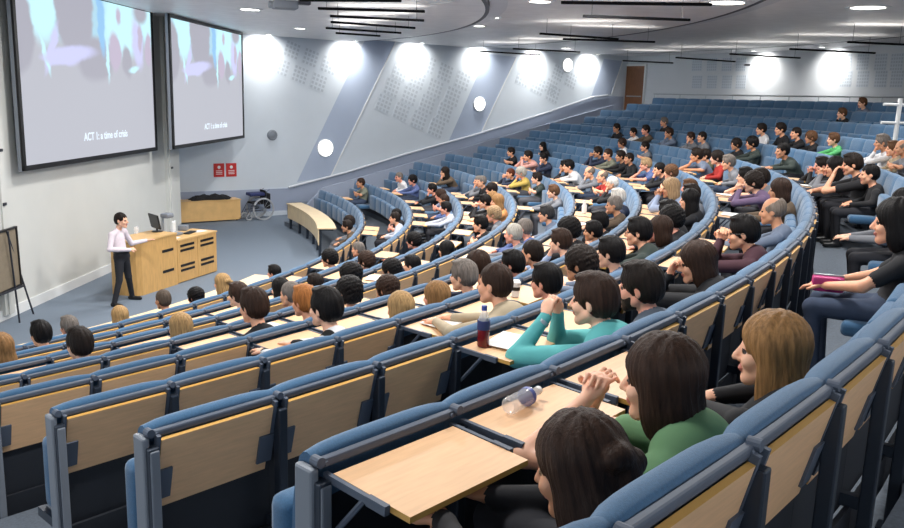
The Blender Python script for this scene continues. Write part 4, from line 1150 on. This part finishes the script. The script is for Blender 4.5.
def glasses_mesh():
    g = MB(); s = HS
    for sy in (1, -1):
        c = Vector((.108, sy * .032, .003)) * s; n = 16
        g.tube([c + Vector((-.004 * abs(math.cos(2 * PI * i / n)), .024 * math.cos(2 * PI * i / n), .017 * math.sin(2 * PI * i / n))) for i in range(n + 1)], .0022, 5)
        g.tube([Vector((.104, sy * .056, .006)) * s, Vector((.05, sy * .084, .006)) * s, Vector((-.02, sy * .088, .0)) * s], .002, 5)
    g.tube([Vector((.112, .01, .006)) * s, Vector((.112, -.01, .006)) * s], .002, 5)
    return g.mesh('glasses', M['black'])
GLASSES = glasses_mesh()

# ---- generic poses: (elbow, hand, finger direction, palm normal, curl) ----
def pose(kind, hx, hz):
    z = .69
    P = {
        'desk': (((.50, .25, .72), (.78, .10, z), (1, -.3, 0), (0, 0, -1), .3), ((.50, -.25, .72), (.76, -.10, z), (1, .3, 0), (0, 0, -1), .3)),
        'lap': (((.32, .27, .68), (.54, .07, .63), (.8, -.5, -.1), (0, 0, -1), .4), ((.32, -.27, .68), (.52, -.06, .65), (.8, .5, -.1), (0, 0, -1), .4)),
        'fold': (((.42, .25, .73), (.50, -.06, .76), (0, -1, .1), (-1, 0, 0), .3), ((.42, -.25, .73), (.53, .06, .72), (0, 1, .1), (-1, 0, 0), .3)),
        'chin': (((hx + .26, .17, z + .01), (hx + .125, .045, hz - .20), (-.25, -.15, 1), (-1, 0, 0), .9), ((.52, -.24, .72), (.74, .02, z + .01), (.6, 1, 0), (0, 0, -1), .4)),
        'chinr': (((.52, .24, .72), (.74, -.02, z + .01), (.6, -1, 0), (0, 0, -1), .4), ((hx + .26, -.17, z + .01), (hx + .125, -.045, hz - .20), (-.25, .15, 1), (-1, 0, 0), .9)),
        'clasp': (((hx + .25, .19, z + .01), (hx + .175, .03, hz - .14), (-.2, -.4, 1), (0, -1, 0), .9), ((hx + .25, -.19, z + .01), (hx + .18, -.035, hz - .15), (-.2, .4, 1), (0, 1, 0), .9)),
    }[kind]
    return P
GP = {}
def generic(kind, lean, female):
    key = (kind, lean, female)
    if key not in GP:
        hx, hz = {0: (.36, 1.06), 1: (.47, 1.04), 2: (.62, 1.0)}[lean]
        L, R_ = pose(kind, hx, hz)
        GP[key] = make_body('body', (hx, 0, hz), nod=(.10, .16, .12)[lean], L=L, Rr=R_, female=female, h=.0145, sleeve='short' if (kind == 'fold' and not female) or kind == 'chinr' else 'long')
        GP[key]['h'] = (hx, hz)
    return GP[key]

def put_person(proto, k, n, loc, rz, hair, hstyle, top, label, skin=0, legs=0, scale=1.0, cat='person', group='seated audience', extras=()):
    o = link(bpy.data.objects.new('person', proto['me'])); o.location = loc; o.rotation_euler = (0, 0, rz); o.scale = (scale,) * 3
    for slot, m in ((SKIN, SK[skin]), (TOP, TOPS[top]), (LEGS, LEGM[legs])):
        o.material_slots[slot].link = 'OBJECT'; o.material_slots[slot].material = m
    tag(o, label, cat, group)
    T = Matrix.Translation(Vector(proto['head'])) @ Matrix([list(r) for r in proto['R']]).to_4x4()
    hh_ = link(bpy.data.objects.new('hair', HAIR[hstyle]), o); hh_.matrix_local = T
    hh_.material_slots[0].link = 'OBJECT'; hh_.material_slots[0].material = HM[hair]
    for nm, me in extras:
        x = link(bpy.data.objects.new(nm, me), o); x.matrix_local = T
    return o

# poses of the people seen large, each modelled on its own: (row, seat) -> settings
Z_ = .66
NEAR = {}
def near(k, i, **kw): NEAR[(k, i)] = kw
near(605, 297, head=(.42, 0, 0.99), nod=.10, yaw=.1, girth=1.3, h=.0075, fr=.009, hood=False, L=((.74, .24, Z_), (.66, .10, .86), (-.05, -.35, 1), (-.3, -1, 0), .9), Rr=((.74, -.2, Z_), (.67, -.07, .85), (-.05, .5, 1), (-.3, 1, 0), .9),
     style='short', skin=1, words='person in teal jumper with clasped hands at the mouth, watch on wrist')
near(650, 284, girth=1.25, head=(.35, 0, 1.00), nod=.12, yaw=.15, h=.0085, L=pose('lap', .35, 1.04)[0], Rr=pose('lap', .35, 1.04)[1], style='short', skin=3, extras=[('beard', 'B')], words='bearded person in slate grey jacket with tan collar')
near(714, 254, girth=1.15, head=(.44, 0, 0.94), nod=.22, yaw=.35, h=.0085, female=True, L=((.76, .16, Z_), (.62, .06, .82), (-.2, -.1, 1), (-1, 0, 0), 1.0), Rr=((.76, -.14, Z_), (.64, -.04, .82), (-.2, .1, 1), (-1, 0, 0), 1.0), style='bob', skin=0, words='person in black with dark brown hair and both hands at the face')
near(756, 231, head=(.42, 0, 0.99), nod=.15, yaw=.15, h=.009, L=pose('clasp', .42, 1.03)[0], Rr=pose('clasp', .42, 1.03)[1], style='short', skin=0, extras=[('glasses', 'G')], words='person with black hair and glasses in maroon, fist at the chin')
near(583, 460, head=(.36, 0, 0.84), nod=.28, yaw=.12, h=.0075, female=True, L=((.5, .27, .60), (.70, .14, .60), (1, -.3, 0), (0, 0, -1), .3), Rr=((.5, -.27, .60), (.7, -.1, .60), (1, .3, 0), (0, 0, -1), .3), style='updo', skin=2, words='foreground person with dark brown hair clipped up at the back, dark top')
near(667, 380, girth=1.18, head=(.45, 0, 0.91), nod=.12, yaw=.15, h=.0075, fr=.009, female=True, sleeve='short', L=((.80, .25, .62), (.68, .09, .80), (-.3, -.55, .8), (-.3, -1, 0), .9), Rr=((.82, -.14, .62), (.70, -.03, .79), (-.3, .5, .8), (-.3, 1, 0), .9), style='bob', skin=1, words='person in green top with dark brown hair and hands raised to the face')
near(772, 345, girth=1.3, head=(.33, 0, 0.89), nod=.08, yaw=.22, h=.0085, female=True, L=pose('lap', .33, .94)[0], Rr=pose('lap', .33, .94)[1], style='long', skin=1, words='person with long light brown hair and dark jacket, head turned to profile')
near(895, 217, head=(.34, 0, 1.09), nod=.1, yaw=.1, h=.009, female=True, sleeve='short', L=((.45, .25, .70), (.68, .06, .64), (1, -.3, -.1), (0, 0, -1), .4), Rr=((.42, -.25, .70), (.64, -.06, .66), (1, .3, -.1), (0, 0, -1), .4), style='bob', skin=0, legs=0, words='person with black hair, black T-shirt and jeans, hands in lap')
near(861, 168, girth=1.25, head=(.48, 0, 1.06), nod=.2, yaw=0, h=.009, sleeve='short', L=((.80, .18, .70), (.70, .05, .90), (-.3, -.1, 1), (-1, 0, 0), .8), Rr=((.8, -.2, .68), (.95, .06, .68), (.4, 1, 0), (0, 0, -1), .4), style='short', skin=0, words='dark haired person in black T-shirt covering the mouth with a hand')
near(489, 279, head=(.46, 0, 1.03), nod=.08, yaw=.05, h=.0085, L=((.62, .26, .70), (.86, .1, .70), (1, -.3, 0), (0, 0, -1), .5), Rr=((.62, -.26, .70), (.84, -.1, .70), (1, .3, 0), (0, 0, -1), .5), style='crop', skin=0, hood=True, girth=1.18, words='person with cropped dark brown hair in loose tan hooded jacket')
near(328, 308, head=(.40, 0, 1.05), nod=.05, yaw=.05, h=.0085, L=((.55, .30, .72), (.80, .2, .68), (1, -.2, 0), (0, 0, -1), .3), Rr=((.55, -.26, .72), (.80, -.1, .68), (1, .2, 0), (0, 0, -1), .3), style='short', skin=1, words='black haired person in black and white striped top leaning on the tablet')
near(638, 228, head=(.46, 0, 1.02), nod=.1, yaw=.1, h=.0095, L=pose('desk', .4, 1)[0], Rr=pose('desk', .4, 1)[1], style='short', skin=0, extras=[('glasses', 'G')], words='person with black hair and glasses in dark green jumper')
EX = {'B': BEARD, 'G': GLASSES}
FEM = {(4, 347): 'long', (120, 315): 'bob', (224, 281): 'updo', (184, 325): 'long', (283, 287): 'long', (444, 171): 'long', (400, 310): 'bob', (448, 293): 'bob', (491, 197): 'bob', (501, 200): 'long', (826, 165): 'long', (539, 146): 'long', (447, 249): 'bob', (415, 240): 'curly', (777, 188): 'bob', (753, 180): 'curly', (671, 186): 'bob', (808, 138): 'curly', (655, 227): 'bob', (896, 200): 'long', (355, 274): 'big', (350, 290): 'big', (197, 295): 'big', (387, 287): 'big', (687, 198): 'long'}
KINDS = ['desk', 'fold', 'chin', 'desk', 'lap', 'clasp', 'chinr']
used_labels = set()
def place_words(k, i): return side_words(k, i) + ', ' + ordinal(k) + ' row'
for n_, (k, i, fo, dz, off, hair, top, px, py) in enumerate(PP):
    loc, th = seat_frame(k, i, fo)
    rz = th + PI
    rr_ = random.Random(k * 100 + i)
    if (px, py) in NEAR:
        kw = dict(NEAR[(px, py)]); words = kw.pop('words'); st = kw.pop('style'); skin = kw.pop('skin'); lg = kw.pop('legs', 1); ex = [(a, EX[b]) for a, b in kw.pop('extras', [])]
        if px == 667: top = 'gs'
        pr = make_body('body', **kw)
        o = put_person(pr, k, i, loc, rz, hair, st, top, words, skin, lg, 1.0, extras=ex)
        continue
    lean = 0 if off < .42 else 1 if off < .56 else 2
    fem = (px, py) in FEM
    st = FEM.get((px, py)) or ('bald' if hair in ('ba',) else 'crop' if hair in ('gy', 'wh', 'gw') and rr_.random() < .5 else rr_.choice(['short', 'short', 'short', 'short', 'curly', 'crop']))
    kind = rr_.choice(KINDS if lean else ['desk', 'fold', 'lap', 'chin', 'desk', 'lap'])
    if lean == 2 and kind in ('lap', 'fold'): kind = 'clasp'
    if k == 1: kind = 'lap'
    fem_body = fem and st not in ('big', 'curly')
    pr = generic(kind, lean, fem_body)
    sc_ = (HB + dz - .03) / pr['h'][1]
    hair_word = {'bald': 'thinning hair', 'long': 'long %s hair', 'bob': '%s bobbed hair', 'updo': '%s pinned-up hair', 'curly': 'curly %s hair', 'big': 'thick %s hair'}.get(st, 'short %s hair')
    if '%s' in hair_word: hair_word = hair_word % HAIRW[hair]
    lab = 'person, %s, %s top, %s' % (hair_word, TOPW[top], place_words(k, i))
    put_person(pr, k, i, loc, rz + rr_.uniform(-.12, .16), hair, st, top, lab, rr_.choice([0, 0, 1, 3, 2]), rr_.choice([0, 1, 1, 2]), min(1.09, max(.87, sc_)))

# ---- the presenter, standing ----
pr = make_body('body', (.03, 0, 1.60), nod=.05, yaw=.1, legs='stand', h=.009, fr=.010,
               L=((-.02, .36, 1.10), (.14, .58, 1.13), (.7, .6, .15), (0, 0, -1), .25), Rr=((-.02, -.33, 1.10), (.22, -.10, 1.07), (.3, 1, .05), (-.5, 0, -.5), .4))
TOPS['presenter'] = mat('cloth_presenter', srgb(226, 214, 222), .8, noise=.05, nscale=30, bump=.25, bscale=10)
o = put_person(pr, 0, 0, Vector((-6.15, 15.22, 0)), math.radians(-12), 'dk', 'crop', 'presenter', 'presenter standing in pale pink shirt and dark trousers, hand on the lectern', 1, 1, .985, group=None)
o['category'] = 'presenter'
# a belt
g = MB(); g.lathe([(.158, -.018), (.163, 0), (.158, .018)], n=24)
b = g.build('belt', M['black'], o, True); b.location = (.0, 0, 1.0); b.scale = (.86, 1.02, 1)
# ================= SMALL THINGS ON THE TABLETS =================
ZT = .930          # top face of a raised tablet over the platform of its row
def on_tablet(k, n, x, z=ZT):
    """n: position in seats along row k, x: metres behind the backs"""
    th = seat_theta(k, n); r = row_r(k) + x
    return Vector((CX + r * math.cos(th), CY + r * math.sin(th), row_floor(k) + z)), th
# red drink bottle
p, th = on_tablet(7, 3.22, .13)
e = empty('drink_bottle', p, th, 'clear bottle of red drink with blue cap standing on a raised tablet', 'bottle')
MB().lathe([(.030, 0), (.034, .008), (.034, .10), (.033, .105), (.001, .105)], n=20).build('red_drink', M['red_drink'], e, True)
MB().lathe([(.0335, .10), (.035, .13), (.032, .16), (.016, .20), (.014, .215), (.001, .215)], n=20).build('bottle_neck', M['glass'], e, True)
MB().lathe([(.036, .10), (.0365, .102), (.0365, .15), (.036, .152), (.03, .152), (.03, .1)], n=20).build('label_band', M['blue_cloth'], e, True)
MB().lathe([(.0165, .208), (.0165, .235), (.001, .236)], n=16).build('cap', M['blue_cap'], e, True)
# clear bottle lying down
p, th = on_tablet(8, 1.45, .115, ZT + .037)
e = empty('water_bottle', p, th + math.radians(96), 'empty clear plastic bottle with blue band lying on a raised tablet', 'bottle')
T = Matrix.Rotation(PI / 2, 4, 'Y') @ Matrix.Translation((0, 0, -.11))
MB().lathe([(.024, 0), (.033, .01), (.034, .03), (.031, .05), (.034, .07), (.031, .09), (.034, .12), (.034, .15), (.016, .19), (.014, .21), (.001, .21)], n=22, T=T).build('bottle_body', M['glass'], e, True)
MB().lathe([(.035, .125), (.0352, .145), (.034, .146), (.034, .125)], n=22, T=T).build('label_band', M['blue_cap'], e, True)
MB().lathe([(.016, .205), (.016, .225), (.001, .226)], n=16, T=T).build('cap', M['white'], e, True)
# white and black striped cup on the row in front

p, th = on_tablet(6, 6.24, .2)
e = empty('striped_cup', p, th, 'white travel cup with black band standing before the tan jacket', 'cup')
MB().lathe([(.032, 0), (.04, .10), (.041, .115), (.001, .115)], n=20).build('cup_body', M['white'], e, True)
MB().lathe([(.0385, .055), (.0405, .085), (.038, .086), (.036, .055)], n=20).build('black_band', M['black'], e, True)
MB().lathe([(.043, .113), (.043, .125), (.03, .14), (.001, .14)], n=20).build('lid', M['white'], e, True)
# white bottle in the middle rows
p, th = on_tablet(5, 17.6, .2)
e = empty('white_bottle', p, th, 'white bottle standing on papers in the middle rows', 'bottle')
MB().lathe([(.04, 0), (.042, .02), (.042, .13), (.02, .18), (.02, .2), (.001, .2)], n=18).build('bottle_body', M['white'], e, True)
MB().lathe([(.023, .195), (.023, .225), (.001, .226)], n=14).build('cap', M['white'], e, True)
# pink purse in the lap
PXY = {(p[7], p[8]): p for p in PP}
q_ = PXY[(895, 217)]
loc, th = seat_frame(q_[0], q_[1], q_[2])
p = loc + Vector((-math.cos(th) * .68, -math.sin(th) * .68, .60))
e = empty('purse', p, th + .2, 'bright pink purse on the lap of the person in black T-shirt', 'purse')
MB().box((0, 0, .045), (.20, .13, .10), bev=.02).build('purse_body', M['pink'], e, True)
MB().box((0, 0, .1), (.19, .02, .012), bev=.004).build('clasp', M['chrome'], e, True)
# wristwatch of the teal jumper
q_ = PXY[(605, 297)]
loc, th = seat_frame(q_[0], q_[1], q_[2])
R_ = Matrix.Translation(loc) @ Matrix.Rotation(th + PI, 4, 'Z')
wv = Vector((.662, .108, .845))
d = (Vector((.66, .10, .86)) - Vector((.74, .24, .66))).normalized()
g = MB(); g.cyl(wv - d * .010, wv + d * .010, .037, n=20, caps=False); g.cyl(wv - d * .011, wv + d * .011, .0355, n=20, caps=False)
T_ = Matrix.Translation(wv + Vector((.02, .035, .0)) * 1.0)
wt = g.build('wristwatch', M['chrome'], None, True); wt.matrix_world = R_
wt.data.materials[0] = M['chrome']
tag(wt, 'steel wristwatch on the wrist of the teal jumper', 'watch')
# hair clip and papers
PAPERS = [(7, 3.75, .2, .2), (6, 4.7, .2, 0), (5, 14.9, .18, .1), (5, 15.9, .2, -.3), (6, 19.3, .2, .2), (7, 20.5, .2, 0), (7, 18.2, .2, .4), (7, 12.6, .2, .1), (8, 9.6, .2, .1), (7, 13.4, .2, .2), (7, 14.3, .2, -.1),
          (3, 15.5, .2, .3), (2, 16.2, .2, .1), (3, 17.4, .2, 0), (4, 13.3, .2, .2), (4, 11.4, .2, .1), (2, 27.5, .2, .2), (3, 20.4, .2, .3), (8, 16.7, .2, .2), (8, 18.4, .2, .2), (4, 4.6, .2, .1), (3, 6.5, .2, 0), (3, 9.3, .2, .3), (5, 10.3, .2, .2), (6, 12.4, .2, .1), (3, 12.3, .2, .1), (2, 8.4, .2, .2)]
np_ = 0
for (k, n, x, a) in PAPERS:
    i = int(n)
    if (k, i) not in UP: continue
    p, th = on_tablet(k, i + .5, x, ZT + .004)
    g = MB(); g.box((0, 0, .003), (.21, .297, .004)); 
    o = g.build('paper_sheet', M['paper'], None, False, p); o.rotation_euler = (0, math.radians(3), th + a)
    tag(o, 'white sheets on the tablet behind %s seat, %s row' % (side_words(k, i), ordinal(k)), 'paper', 'papers on the writing tablets')
print('people', len(PP), 'poses', len(GP))
# hair clip of the foreground person
pp_ = [o for o in col.objects if o.get('label', '').startswith('foreground person')]
hc_ = [c for c in pp_[0].children if c.name.startswith('hair')][0]
g = MB(); g.box((-.075, .112, .055), (.055, .014, .014), rz=.45, bev=.004)
c_ = g.build('hair_clip', M['white'], pp_[0]); c_.matrix_local = hc_.matrix_local.copy()
c_['label'] = 'pale clip holding up the hair'
